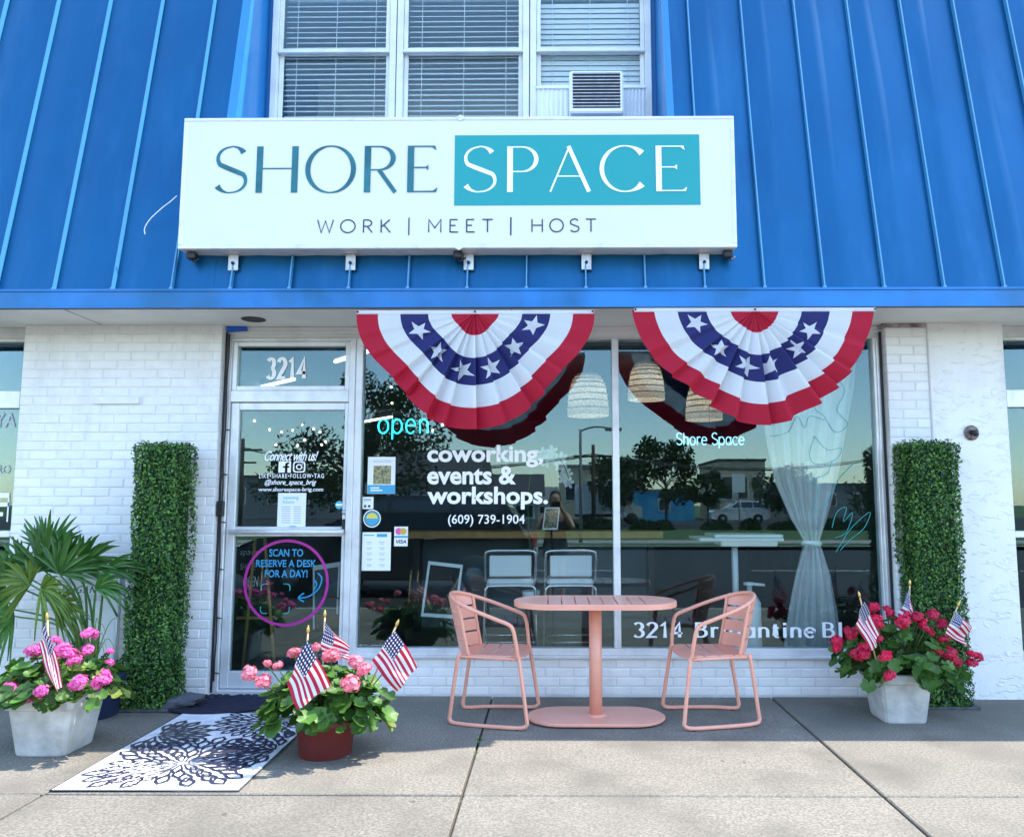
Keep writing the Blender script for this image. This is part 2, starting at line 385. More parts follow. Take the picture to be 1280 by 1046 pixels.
# ---------------------------------------------------------------- lettering
def font_geo(body, bold=0.0, shear=0.0, spacing=1.0, res=3, line=1.0):
    c = bpy.data.curves.new('t', 'FONT'); c.body = body; c.extrude = .01; c.offset = bold; c.shear = shear
    c.space_character = spacing; c.resolution_u = res; c.space_line = line
    o = bpy.data.objects.new('t', c); COL.objects.link(o)
    dg = bpy.context.evaluated_depsgraph_get(); me = bpy.data.meshes.new_from_object(o.evaluated_get(dg))
    vs = [v.co.copy() for v in me.vertices]; fs = [tuple(p.vertices) for p in me.polygons]
    bpy.data.objects.remove(o); bpy.data.curves.remove(c); bpy.data.meshes.remove(me)
    return vs, fs
def plane_map(box, Y):
    x0, y0, x1, y1 = box; yc = (y0+y1)/2; xc = (x0+x1)/2
    return P(x0, yc, Y).x, P(x1, yc, Y).x, P(xc, y1, Y).z, P(xc, y0, Y).z
def lettering(name, body, box, Y, m, parent, bold=0.0, shear=0.0, spacing=1.0, th=.001, line=1.0, quad=None):
    """built-in font fitted to the box the ink fills in the photograph, on the upright plane y = Y"""
    vs, fs = font_geo(body, bold, shear, spacing, line=line)
    xs = [v.x for v in vs]; ys = [v.y for v in vs]; a, b, c, d = min(xs), max(xs), min(ys), max(ys)
    X0, X1, Z0, Z1 = plane_map(box, Y)
    mb = MB(); mb.add([Vector((X0+(v.x-a)/(b-a)*(X1-X0), Y-(th if v.z > 0 else 0), Z0+(v.y-c)/(d-c)*(Z1-Z0))) for v in vs], fs)
    return mb.build(name, m, parent)
def arc(cx, cy, rx, ry, a0, a1, n=18):
    return [(cx+rx*math.cos(R(a0+(a1-a0)*i/n)), cy+ry*math.sin(R(a0+(a1-a0)*i/n))) for i in range(n+1)]
# skeleton letters: advance width, list of strokes (points, start width factor, end width factor)
X = .66
GL = {
 'S': (.62, [arc(.31,.745,.25,.255,28,90,6)+arc(.31,.745,.27,.245,100,215,10)+[(.20,.55),(.42,.45)]+arc(.31,.255,.28,.245,35,-90,12)+arc(.31,.255,.29,.255,-100,-155,5)]),
 'H': (.80, [[(.06,0),(.06,1)], [(.74,0),(.74,1)], [(.06,.52),(.74,.52)]]),
 'O': (.92, [arc(.46,.5,.44,.5,90,450,40)]),
 'R': (.66, [[(.08,0),(.08,1)], [(.08,.985),(.30,.985)]+arc(.30,.735,.27,.25,80,-80,16)+[(.30,.485),(.08,.485)], [(.30,.485),(.62,0)]]),
 'E': (.62, [[(.08,0),(.08,1)], [(.08,.985),(.55,.985)], [(.08,.53),(.42,.53)], [(.08,.015),(.58,.015)]]),
 'P': (.62, [[(.08,0),(.08,1)], [(.08,.985),(.30,.985)]+arc(.30,.715,.27,.27,80,-80,16)+[(.30,.445),(.08,.445)]]),
 'A': (.80, [[(.04,0),(.40,1)], [(.38,1),(.76,0)], [(.16,.34),(.64,.34)]]),
 'C': (.84, [arc(.46,.5,.43,.5,42,318,34)]),
 'W': (1.0, [[(.02,1),(.25,0),(.5,.92),(.75,0),(.98,1)]]),
 'K': (.66, [[(.08,0),(.08,1)], [(.60,1),(.08,.42)], [(.24,.60),(.64,0)]]),
 'M': (.92, [[(.08,0),(.08,1),(.46,.34),(.84,1),(.84,0)]]),
 'T': (.70, [[(.02,.985),(.68,.985)], [(.35,0),(.35,.985)]]),
 'B': (.74, [[(.12,0),(.12,1)], [(.12,.98),(.34,.98)]+arc(.34,.755,.24,.225,80,-80,12)+[(.34,.53),(.12,.53)], [(.34,.53)]+arc(.36,.275,.28,.255,80,-80,12)+[(.34,.02),(.12,.02)]]),
 '|': (.2, [[(.1,-.12),(.1,1.05)]]),
 'o': (.66, [arc(.33,X/2,.28,X/2,90,450,26)]),
 'p': (.68, [[(.08,X),(.08,-.28)], arc(.35,X/2,.27,X/2,90,450,26)]),
 'e': (.64, [[(.06,.36),(.58,.36)]+arc(.32,X/2,.26,X/2,4,318,26)]),
 'n': (.64, [[(.10,0),(.10,X)], [(.10,.36)]+arc(.32,.40,.22,.26,170,0,12)+[(.54,0)]]),
 'h': (.64, [[(.10,0),(.10,1)], [(.10,.36)]+arc(.32,.40,.22,.26,170,0,12)+[(.54,0)]]),
 'r': (.46, [[(.10,0),(.10,X)], [(.10,.38)]+arc(.30,.42,.20,.24,170,50,8)]),
 'a': (.66, [arc(.32,X/2,.25,X/2,40,400,26), [(.57,X),(.57,0)]]),
 'c': (.60, [arc(.33,X/2,.27,X/2,48,312,22)]),
 'i': (.28, [[(.14,0),(.14,X)], [(.14,.86),(.14,.98)]]),
 'l': (.28, [[(.14,0),(.14,1)]]),
 't': (.42, [[(.18,.9),(.18,.12)]+arc(.30,.12,.12,.12,180,300,8), [(.02,X),(.38,X)]]),
 'g': (.64, [arc(.32,X/2,.24,X/2,40,400,26), [(.56,X),(.56,-.06)]+arc(.32,-.08,.24,.20,0,-150,12)]),
 'v': (.60, [[(.05,X),(.30,0),(.55,X)]]),
 '3': (.58, [arc(.28,.75,.22,.24,150,-80,16), arc(.28,.26,.25,.26,85,-150,18)]),
 '2': (.60, [arc(.29,.74,.24,.26,165,-30,14)+[(.06,.02),(.56,.02)]]),
 '1': (.44, [[(.06,.80),(.24,.98),(.24,0)]]),
 '4': (.64, [[(.44,0),(.44,.99),(.04,.28),(.60,.28)]]),
 '.': (.2, [[(.08,.0),(.08,.07)]]), ' ': (.36, []),
}
def layout(text, gap=.12, wide={}):
    x = 0; out = []
    for ch in text:
        aw, st = GL[ch]
        for s in st: out.append((ch, [(x+p[0], p[1]) for p in s]))
        x += aw+gap
    return out
def ribbons(name, text, box, Y, m, parent, thick, thin, gap=.12, serif=0.0, flare=0.0, only=None):
    """letters drawn with a broad pen: upright strokes thick, level strokes thin (widths in letter heights)"""
    st = layout(text, gap)
    xs = [p[0] for c, s in st for p in s]; ys = [p[1] for c, s in st for p in s]
    a, b, c, d = min(xs), max(xs), min(ys), max(ys)
    X0, X1, Z0, Z1 = plane_map(box, Y); sx = (X1-X0)/(b-a); sz = (Z1-Z0)/(d-c)
    mb = MB()
    for k, (ch, s) in enumerate(st):
        pts = [Vector((X0+(p[0]-a)*sx, Z0+(p[1]-c)*sz)) for p in s]; n = len(pts)
        Lv = []; Rv = []
        for i, p in enumerate(pts):
            t0 = (pts[i]-pts[i-1]).normalized() if i > 0 else None
            t1 = (pts[i+1]-pts[i]).normalized() if i < n-1 else None
            if t0 is None: t0 = t1
            if t1 is None: t1 = t0
            tt = (t0+t1); tt = tt.normalized() if tt.length > 1e-4 else t1
            nn = Vector((-tt.y, tt.x)); mit = max(.55, abs(nn.dot(Vector((-t1.y, t1.x)))))
            wgt = abs(tt.y)**1.4
            if ch == 'A' and s[0][1] < .1 and s[-1][1] > .9: wgt = .15       # thin left leg
            if ch == 'S': wgt = (max(wgt*.5, 1-min(1, abs(s[i][1]-.5)*2.0))*1.1 if thick != thin else 1)
            hw = (thin+(thick-thin)*wgt)*(Z1-Z0)/(d-c)/2
            e = min(i, n-1-i)/(n-1)
            if flare and n < 4 and e == 0 and abs(tt.y) > .97: hw *= 1+flare*.4
            if flare and n >= 4 and ch in 'SC' and e < .12: hw *= 1+flare*1.6*(1-e/.12)
            Lv.append(p+nn*hw/mit); Rv.append(p-nn*hw/mit)
        y = Y-.0012-.0003*k
        vs = [Vector((q.x, y, q.y)) for q in Lv+Rv]
        mb.add(vs, [(i, i+1, n+i+1, n+i) for i in range(n-1)])
        if serif and ch not in 'SCO.':
            for q in (pts[0], pts[-1]):
                up = abs((pts[-1]-pts[0]).normalized().y) > .75 and n < 4
                if up:
                    h = (Z1-Z0)/(d-c)
                    mb.add([Vector((q.x-serif*h, y-.0001, q.y-.03*h)), Vector((q.x+serif*h, y-.0001, q.y-.03*h)), Vector((q.x+serif*h, y-.0001, q.y+.03*h)), Vector((q.x-serif*h, y-.0001, q.y+.03*h))], [(0,1,2,3)])
        if flare and ch in 'E' and n == 2 and abs(pts[0].y-pts[1].y) < 1e-4:
            q = pts[1]; h = (Z1-Z0)*.085; sg = -1 if s[0][1] > .9 else 1
            if .4 < s[0][1] < .6:
                mb.add([Vector((q.x-h*.8, y-.0001, q.y)), Vector((q.x, y-.0001, q.y-h*.7)), Vector((q.x, y-.0001, q.y+h*.7))], [(0,1,2)])
            else:
                mb.add([Vector((q.x-h*1.1, y-.0001, q.y)), Vector((q.x, y-.0001, q.y)), Vector((q.x+h*.25, y-.0001, q.y+sg*h))], [(0,1,2)])
    return mb.build(name, m, parent)
def neon(name, text, box, Y, m, parent, r, gap=.12):
    st = layout(text, gap)
    xs = [p[0] for c, s in st for p in s]; ys = [p[1] for c, s in st for p in s]
    a, b, c, d = min(xs), max(xs), min(ys), max(ys)
    X0, X1, Z0, Z1 = plane_map(box, Y); mb = MB()
    for k, (ch, s) in enumerate(st):
        mb.tube([Vector((X0+(p[0]-a)/(b-a)*(X1-X0), Y, Z0+(p[1]-c)/(d-c)*(Z1-Z0))) for p in s], r, 6)
    return mb.build(name, m, parent)
# ================================================================= SETTING: ground
JX1, JX2 = G(600, 920).x, G(1020, 920).x
SP = JX2-JX1
JY = G(860, 994).y
KY = -4.75
def struct(o): o['kind'] = 'structure'; return o
walk = MB(); walk.box((-40, KY, -.16), (40, .6, -.028)); walk = struct(walk.build('sidewalk', M['joint']))
rows = [(-.035-.03, JY), (JY, JY-1.55), (JY-1.55, KY+.16)]
for r, (ya, yb) in enumerate(rows):
    for k in range(-3, 5):
        xa = JX1+k*SP; g = .006
        mb = MB(); mb.bbox((xa+g, yb+g, -.03), (xa+SP-g, ya-g, random.uniform(-.003, .003)), .006)
        mb.build('slab', M['concrete'], walk)
for k, (xa, xb) in enumerate(((-40, JX1-3*SP), (JX1+5*SP, 40))):
    mb = MB(); mb.bbox((xa, KY+.16, -.03), (xb, -.065, 0), .007); mb.build('slab', M['concrete'], walk)
kb = MB()
for i in range(20):
    kb.bbox((-40+i*4+.004, KY, -.16), (-36+i*4-.004, KY+.153, -.004), .015)
struct(kb.build('kerb', M['kerb']))
mb = MB(); mb.box((-700, -20, -.4), (700, KY+.02, -.13)); road = struct(mb.build('road', M['asphalt']))
for i in range(-8, 9):
    mb = MB(); mb.box((i*6-1.5, -12.1, -.13), (i*6+1.5, -12, -.126)); mb.build('lane_marking', M['road_white'], road)
mb = MB(); mb.box((-700, -700, -.6), (700, -20, -.02)); struct(mb.build('ground', M['grass']))
mb = MB(); mb.box((-700, 8, -.6), (700, 700, -.05)); struct(mb.build('lot', M['asphalt']))
mb = MB(); mb.box((-90, -75, -.5), (90, -38, -.008)); struct(mb.build('parking_lot', M['asphalt']))
mb = MB(); mb.box((-60, -20.2, -.5), (60, -20.0, .0)); struct(mb.build('far_kerb', M['kerb']))
mb = MB(); mb.box((-60, -24.5, -.5), (60, -22.2, -.012)); struct(mb.build('far_path', M['kerb']))
# weeds in the joint
wd = tag(MB().build('joint_weed', M['leaf'], None) if False else thing('joint_weed', 'small green weeds sprouting in the pavement joint in front of pink chair', 'weeds', (JX1, -1.15, 0)), None)
for i in range(9):
    c = Vector((JX1+random.uniform(-.01,.01), -1.0-random.random()*.35, -.01)); mb = MB()
    for k in range(5):
        a = random.uniform(0, 6.3); d = Vector((math.cos(a), math.sin(a), .7))*random.uniform(.012,.024); s = Vector((-math.sin(a), math.cos(a), 0))*.004
        mb.add([c, c+d*.6+s, c+d, c+d*.6-s], [(0,1,2,3)])
    mb.build('sprig', M['leaf'], wd)
GL['d'] = (.66, [arc(.32,X/2,.25,X/2,40,400,26), [(.57,1),(.57,0)]])
# ================================================================= THE SHOP BUILDING
B = thing('shop_building', 'white painted brick shopfront under a blue standing seam metal mansard', 'building')
ZS = P(690, 408, -.04).z                     # soffit height
YF = G(690, 384, ZS-.025).y                  # face of the fascia
ZF = P(690, 361, YF).z                       # top of the fascia
TILT = R(10.2)
def roofY(z): return YF+.03+(z-ZF)*math.tan(TILT)
ZTOP = 6.4
XW0, XW1 = -9.0, 9.0
# --- painted brick
def bricks(part, x0, x1, z0, z1, yf, keep):
    """running bond; keep(x, z) says which bricks show well enough to be pieces of their own"""
    ch = .0677; n = int((z1-z0)/ch+.5); ch = (z1-z0)/n; rest = MB()
    for r in range(n):
        z = z0+r*ch; x = x0-(.1015 if r % 2 else 0)
        while x < x1-.01:
            a = max(x, x0)+.003; b = min(x+.203, x1)-.003; x += .203
            if b-a < .015: continue
            dy = random.uniform(-.0022, .0022); rz = random.uniform(-.004, .004)
            if keep((a+b)/2, z+ch/2):
                link('brick', BRICK, part, ((a+b)/2, yf+dy, z+ch/2), (random.uniform(-.01,.01), rz, random.uniform(-.006,.006)), ((b-a)/.2, 1, (ch-.006)/.06))
            else: rest.bbox((a, yf+dy, z+.003), (b, yf+.05, z+ch-.003), .004)
    if rest.v:
        o = rest.build('brickwork', M['brick_paint'], part); o['kind'] = 'stuff'
mb = MB(); mb.bbox((-.1, 0, -.03), (.1, .05, .03), .005); BRICK = mb.mesh('brick', M['brick_paint'])
XPL0, XPL1 = P(14, 640, -.12).x, P(268, 640, -.12).x
mb = MB(); mb.box((XPL0+.004, -.116, -.03), (XPL1-.004, .2, ZS+.05)); pl = mb.build('brick_pier', M['mortar'], B)
hx0, hx1 = P(172, 640, -.12).x, P(236, 640, -.12).x
bricks(pl, XPL0, XPL1, 0, ZS, -.12, lambda x, z: z < 1.78 and not (hx0 < x < hx1 and z < 1.6) and not (x < P(90, 700, -.12).x and z < .75))
# the pier's return beside the door
ret = MB()
XPR0, XPR1 = P(1117, 640, -.12).x, P(1170, 640, -.12).x
mb = MB(); mb.box((XPR0+.004, -.116, -.03), (XPR1+.05, .2, ZS+.05)); pr = mb.build('brick_pier', M['mortar'], B)
bricks(pr, XPR0, XPR1, 0, ZS-.03, -.12, lambda x, z: z > .55)
XST1 = P(1268, 640, -.135).x
mb = MB(); mb.bbox((XPR1+.001, -.135, -.03), (XST1, .2, ZS+.05), .006); mb.build('stucco_pier', M['stucco'], B)
mb = MB(); mb.box((XPR0-.02, -.128, ZS-.03), (XPR1, -.05, ZS-.004)); mb.build('pier_cap', mat('stained_cap', (.16,.10,.09), .9, c2=(.45,.42,.40), scale=18), B)
XD0, XWR = P(273, 640).x, P(1113, 640).x     # door frame to window frame
ZB = P(800, 823, -.05).z                     # bulkhead top
XWL = P(442, 640).x
mb = MB(); mb.box((XWL-.02, -.046, -.03), (XPR0+.02, .15, ZB)); bk = mb.build('bulkhead', M['mortar'], B)
bricks(bk, XWL, XPR0, 0, ZB-.002, -.05, lambda x, z: True)
# neighbours' walls run on outside the view
mb = MB(); mb.box((XW0, -.1, -.03), (XPL0-1.6, .2, ZS+.05)); mb.build('side_wall', M['white_paint'], B)
mb = MB(); mb.box((XST1+1.9, -.1, -.03), (XW1, .2, ZS+.05)); mb.build('side_wall', M['white_paint'], B)
# --- soffit, fascia
mb = MB(); mb.box((XW0, YF+.02, ZS), (XW1, .25, ZS+.03)); sf = mb.build('soffit', M['soffit'], B)
mb = MB(); mb.box((XW0, YF+.025, ZS+.03), (XW1, YF+.06, ZF)); mb.build('fascia_board', M['trim'], B)
mb = MB(); mb.prism([(YF, ZS-.025), (YF+.02, ZS-.025), (YF+.02, ZF-.004), (YF, ZF-.004)], 0, XW0, XW1); fa = mb.build('fascia', M['fascia'], B)
mb = MB(); mb.box((XW0, YF-.006, ZS-.032), (XW1, YF+.012, ZS-.0255)); mb.build('drip_edge', M['black'], B)
mb = MB(); mb.box((XW0, YF-.009, ZF-.012), (XW1, YF+.03, ZF+.004)); mb.build('roof_edge', M['fascia'], B)
for px in (100, 640, 1040):
    x = P(px, 395, -.4).x; mb = MB(); mb.box((x, YF+.03, ZS-.002), (x+.004, -.13, ZS+.001)); mb.build('panel_joint', M['dark_metal'], sf)
c = G(317, 399, ZS); mb = MB(); mb.lathe([(.075,-.004),(.085,-.004),(.085,.002)], (c.x, c.y, ZS), 24, cap=False); mb.lathe([(.075,-.002),(.001,-.002)], (c.x, c.y, ZS), 24, cap=False); mb.build('downlight', M['black'], sf)
# header over the shopfront
ZH = P(690, 426, -.03).z
mb = MB(); mb.bbox((XPL1, -.03, ZH+.02), (XPR0, .12, ZS), .004); mb.build('header', M['trim'], B)
mb = MB(); mb.bbox((XPL1, -.05, ZH+.055), (XPR0, -.0302, ZH+.075), .003); mb.bbox((XPL1, -.045, ZS-.035), (XPR0, -.0302, ZS-.002), .003); mb.build('header_trim', M['trim'], B)
mb = MB(); mb.box((XPL1, -.06, 0), (XD0, .1, ZS)); mb.build('jamb_post', M['white_paint'], B)
mb = MB(); mb.box((XPL1+.002, -.067, .02), (XPL1+.018, -.061, ZS-.05)); mb.build('jamb_gap', M['black'], B)
mb = MB(); mb.box((XWR, -.05, ZB), (XPR0, .1, ZS)); mb.build('jamb_post', M['trim'], B)
mb = MB(); mb.box((XPR0-.02, -.058, .05), (XPR0-.002, -.0505, ZS-.05)); mb.build('jamb_gap', M['black'], B)
# --- mansard roof: sheets between the seams
def clear_frame(mb, x0, x1, z0, z1, w, y0, y1):
    mb.bbox((x0, y0, z0), (x0+w, y1, z1), .003); mb.bbox((x1-w, y0, z0), (x1, y1, z1), .003)
    mb.bbox((x0+w, y0+.001, z1-w), (x1-w, y1, z1), .003); mb.bbox((x0+w, y0+.001, z0), (x1-w, y1, z0+w), .003); return mb
SX0 = P(140, 360, YF).x; SD = (P(1181, 360, YF).x-SX0)/14
zq = P(296, 145, -.4).z
DL, DR = P(296, 145, roofY(zq)).x, P(834, 143, roofY(zq)).x      # dormer opening
ZSILL = zq-.32
mb = MB()
for (a, b, z0, z1) in ((XW0, DL, ZF, ZTOP), (DR, XW1, ZF, ZTOP), (DL, DR, ZF, ZSILL)):
    mb.add([(a, roofY(z0)+.02, z0), (b, roofY(z0)+.02, z0), (b, roofY(z1)+.02, z1), (a, roofY(z1)+.02, z1)], [(0,1,2,3)])
roof = mb.build('mansard_roof', M['fascia'], B)
nrm = Vector((0, -math.cos(TILT), math.sin(TILT)))
def sheet(xa, xb, u0, u1, z0, z1):
    ph = random.uniform(0, 6)
    def fn(s, t):
        z = z0+(z1-z0)*t; x = xa+(xb-xa)*s; u = u0+(u1-u0)*s
        h = .017*min(u/.40, (1-u)/.60)+.0025*math.sin(z*2.1+ph)+.0022*math.sin(x*9+z*1.3+ph)
        return Vector((x, roofY(z), z))+nrm*h
    mb = MB(); mb.grid(fn, 10, 14); return mb.build('panel', M['roof'], roof)
k0 = int((XW0-SX0)/SD)
for k in range(-11, 24):
    xa = SX0+k*SD; xb = xa+SD
    if xb < -6.6 or xa > 6.6: continue
    for (p, q, z1) in ((xa, min(xb, DL), ZTOP), (max(xa, DL), min(xb, DR), ZSILL), (max(xa, DR), xb, ZTOP)):
        if q-p > .01: sheet(p, q, (p-xa)/SD, (q-xa)/SD, ZF+.002, z1)
    z1 = ZSILL if DL < xa < DR else ZTOP
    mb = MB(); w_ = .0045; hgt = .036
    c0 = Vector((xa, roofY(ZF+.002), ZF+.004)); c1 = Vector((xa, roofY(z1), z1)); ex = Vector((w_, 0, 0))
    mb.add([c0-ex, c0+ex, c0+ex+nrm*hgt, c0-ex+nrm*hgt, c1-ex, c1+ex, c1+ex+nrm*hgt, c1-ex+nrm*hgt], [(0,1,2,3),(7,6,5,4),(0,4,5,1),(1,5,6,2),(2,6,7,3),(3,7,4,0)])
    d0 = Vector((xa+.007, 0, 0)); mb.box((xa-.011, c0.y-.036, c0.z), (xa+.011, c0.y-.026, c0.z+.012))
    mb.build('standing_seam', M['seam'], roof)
# dormer: cheeks, flashing, window wall
YW = .05
for s, xd in ((-1, DL), (1, DR)):
    mb = MB(); xo = xd+s*.012
    mb.add([(xd, roofY(ZSILL-.05)-.002, ZSILL-.05), (xd, YW+.1, ZSILL-.05), (xd, YW+.1, ZTOP), (xd, roofY(ZTOP)-.002, ZTOP),
            (xo, roofY(ZSILL-.05)-.002, ZSILL-.05), (xo, YW+.1, ZSILL-.05), (xo, YW+.1, ZTOP), (xo, roofY(ZTOP)-.002, ZTOP)],
           [(0,1,2,3),(7,6,5,4),(0,4,5,1),(1,5,6,2),(2,6,7,3),(3,7,4,0)])
    ck = mb.build('dormer_cheek', M['flash'], B)
    mb = MB(); xa, xb = (xd-.06, xd+.004) if s < 0 else (xd-.004, xd+.045)
    zz0, zz1 = ZSILL-.05, ZTOP
    mb.add([Vector((x, roofY(z), z))+nrm*h for z in (zz0, zz1) for x in (xa, xb) for h in (.010, .020)], [(0,1,3,2),(4,6,7,5),(0,2,6,4),(1,5,7,3),(0,4,5,1),(2,3,7,6)])
    mb.build('edge_flashing', M['flash'], roof)
mb = MB(); mb.box((DL, roofY(ZSILL)-.01, ZSILL-.03), (DR, YW+.1, ZSILL)); mb.build('dormer_sill', M['flash'], B)
UX = [P(v, 80, YW).x for v in (338, 495, 662, 815)]
mb = MB(); mb.box((DL+.001, YW+.06, ZSILL), (UX[0], YW+.1, ZTOP)); mb.box((UX[3], YW+.06, ZSILL), (DR-.001, YW+.1, ZTOP)); mb.build('dormer_wall', M['flash'], B)
ZM = P(600, 64, YW).z; ZU1 = 6.3
for i in range(3):
    a, b = UX[i]+.004, UX[i+1]-.004
    mb = MB(); clear_frame(mb, a, b, ZSILL+.02, ZU1, .05, YW, YW+.07); wn = mb.build('upper_window', M['trim'], B)
    mb = MB(); clear_frame(mb, a+.052, b-.052, ZM+.005, ZU1-.052, .032, YW+.012, YW+.045); s1 = mb.build('upper_sash', M['trim'], wn)
    zb = ZSILL+.072 if i < 2 else P(740, 107, YW).z
    mb = MB(); clear_frame(mb, a+.052, b-.052, zb, ZM+.03, .034, YW+.046, YW+.066); s2 = mb.build('lower_sash', M['trim'], wn)
    mb = MB(); mb.bbox((a+.05, YW-.012, ZM-.012), (b-.05, YW+.010, ZM+.004), .003); mb.build('meeting_rail', M['trim'], wn)
    mb = MB(); mb.box((a+.083, YW+.028, ZM+.036), (b-.083, YW+.032, ZU1-.083)); mb.build('pane', M['glass_up'], wn)
    mb = MB(); mb.box((a+.085, YW+.055, zb+.033), (b-.085, YW+.059, ZM-.003)); mb.build('pane', M['glass_up'], wn)
# upper room behind the blinds, flat roof on top
mb = MB(); mb.box((XW0, 8, 0), (XW1, 8.2, ZTOP)); mb.box((XW0, roofY(ZTOP), ZTOP-.02), (XW1, 8.2, ZTOP+.1)); mb.box((XW0-.2, YF, 0), (XW0, 8.2, ZTOP)); mb.box((XW1, YF, 0), (XW1+.2, 8.2, ZTOP))
mb.box((DL-.5, 3, ZS+.4), (DR+.5, 3.1, ZTOP)); mb.build('outer_shell', M['white_paint'], B)
# --- ground floor room
ZI = .045; ZC = ZS-.02
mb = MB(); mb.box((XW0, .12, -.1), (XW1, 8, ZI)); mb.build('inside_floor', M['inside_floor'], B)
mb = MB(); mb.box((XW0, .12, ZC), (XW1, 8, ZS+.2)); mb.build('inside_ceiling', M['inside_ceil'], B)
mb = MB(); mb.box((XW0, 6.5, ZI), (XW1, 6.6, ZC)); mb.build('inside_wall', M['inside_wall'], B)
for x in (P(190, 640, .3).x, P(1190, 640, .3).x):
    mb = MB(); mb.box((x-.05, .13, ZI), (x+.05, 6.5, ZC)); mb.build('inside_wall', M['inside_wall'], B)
# --- shop window
ZG0, ZG1 = P(770, 809).z, P(770, 425).z
XG0, XM0, XM1, XG1 = P(451, 640).x, P(766, 640).x, P(774.5, 640).x, P(1097, 640).x
mb = MB()
mb.bbox((XWL, -.045, ZB+.02), (XG0, .05, ZH+.02), .004)
mb.bbox((XG1, -.045, ZB+.02), (XWR, .05, ZH+.02), .004)
mb.bbox((XG0, -.044, ZG1), (XG1, .05, ZH+.02), .004)
mb.bbox((XG0, -.044, ZB+.02), (XG1, .05, ZG0), .004)
mb.bbox((XG1+.02, -.055, ZB+.03), (XG1+.034, -.0455, ZH), .003)
win = mb.build('shop_window', M['alu'], B)
mb = MB(); mb.bbox((XM0, -.043, ZG0), (XM1, .05, ZG1), .004); mb.build('mullion', M['alu'], win)
mb = MB(); mb.bbox((XWL-.01, -.075, ZB), (XWR+.01, .08, ZB+.022), .005); mb.build('sill', M['alu'], win)
for a, b in ((XG0, XM0), (XM1, XG1)):
    mb = MB(); mb.box((a-.004, -.003, ZG0-.004), (b+.004, .003, ZG1+.004)); mb.build('pane', M['glass'], win)
YL = -.0045
lettering('lettering', 'coworking,', (534,556,679,584), YL, M['vinyl'], win, bold=.030)
lettering('lettering', 'events &', (534,582.5,645,605.5), YL, M['vinyl'], win, bold=.030)
lettering('lettering', 'workshops.', (534,608,685,636.5), YL, M['vinyl'], win, bold=.030)
lettering('lettering', '(609) 739-1904', (560,643,656,658), YL, M['vinyl'], win, bold=.006)
ribbons('lettering', '3214', (793,778,853,796), YL, M['vinyl'], win, .25, .10, gap=.15, serif=.13)
ribbons('lettering', 'Brigantine', (871,778,1018,801), YL, M['vinyl'], win, .24, .10, gap=.15, serif=.12)
ribbons('lettering', 'Blvd', (1030,778,1086,796), YL, M['vinyl'], win, .24, .10, gap=.15, serif=.12)
# marker drawing on the right pane: loose looping outlines
dr = [[(1022,478),(1040,470),(1056,488),(1046,512),(1060,530),(1044,540),(1030,520),(1018,508),(1022,478)],
      [(1018,545),(1034,562),(1052,560),(1044,575),(1020,580),(1012,568),(1018,545)],
      [(1040,575),(1034,592),(1014,600),(1022,612),(1016,640),(1032,630),(1048,600),(1066,580)],
      [(1040,660),(1046,640),(1058,634),(1054,652),(1066,640),(1058,665),(1044,672)],
      [(962,545),(985,540),(996,520),(1006,535),(1012,520),(1030,525)],
      [(965,532),(1000,505),(1040,470),(1080,440)], [(1045,690),(1060,665),(1074,650),(1088,640),(1080,660),(1062,675),(1050,688)]]
mb = MB()
for l in dr: mb.tube(sub([P(x, y, YL-.001) for x, y in l], 4), .0022, 5)
mb.build('marker_drawing', M['drawing'], win)
# --- door and transom
XL0, XL1 = P(285, 640).x, P(434, 640).x
ZT0, ZT1 = P(370, 489).z, P(370, 428).z; ZD1 = P(370, 504).z
mb = MB()
mb.bbox((XD0, -.05, 0), (XL0, .06, ZH+.02), .004); mb.bbox((XL1, -.05, 0), (XWL-.0005, .06, ZH+.02), .004)
mb.bbox((XL0, -.049, ZD1+.004), (XL1, .06, ZT0), .004); mb.bbox((XL0, -.049, ZT1), (XL1, .06, ZH+.02), .004)
mb.bbox((XL0, -.075, -.02), (XL1, .1, .035), .006)
df = mb.build('door_frame', M['alu'], B)
a, b = P(297, 460).x, P(437, 460).x
mb = MB(); clear_frame(mb, XL0+.001, XL1-.001, ZT0+.001, ZT1-.001, .035, -.035, .03); tw = mb.build('transom_window', M['alu'], B)
mb = MB(); mb.box((XL0+.033, -.003, ZT0+.033), (XL1-.033, .003, ZT1-.033)); mb.build('pane', M['glass'], tw)
ribbons('lettering', '3214', (335,448,383,473), YL, M['vinyl'], tw, .20, .14, gap=.20, serif=.0)
XP0, XP1 = P(296, 640).x, P(429, 640).x
zp = [P(360, v).z for v in (838, 670, 658, 513)]
mb = MB()
mb.bbox((XL0+.004, -.03, .04), (XP0, .03, ZD1), .004); mb.bbox((XP1, -.03, .04), (XL1-.004, .03, ZD1), .004)
mb.bbox((XP0, -.029, zp[3]), (XP1, .03, ZD1), .004); mb.bbox((XP0, -.029, zp[1]), (XP1, .03, zp[2]), .004); mb.bbox((XP0, -.029, .04), (XP1, .03, zp[0]), .004)
door = mb.build('door', M['alu'], B)
for a, b in ((zp[0], zp[1]), (zp[2], zp[3])):
    mb = MB(); mb.box((XP0-.003, -.003, a-.003), (XP1+.003, .003, b+.003)); mb.build('pane', M['glass'], door)
zb = P(360, 664).z
mb = MB(); mb.tube([(XP0-.02, -.075, zb), (XP1+.025, -.075, zb)], .017, 10)
for x in (XP0-.012, XP1+.012): mb.bbox((x-.012, -.075, zb-.018), (x+.012, -.029, zb+.018), .003)
mb.build('push_bar', M['alu'], door)
mb = MB(); q = P(432, 640); mb.lathe([(.001,0),(.018,0),(.018,.012),(.001,.012)], (0,0,0), 16)
o = link('lock', mb.mesh('lock', M['galv']), door, (q.x, -.03, q.z), (R(90), 0, 0))
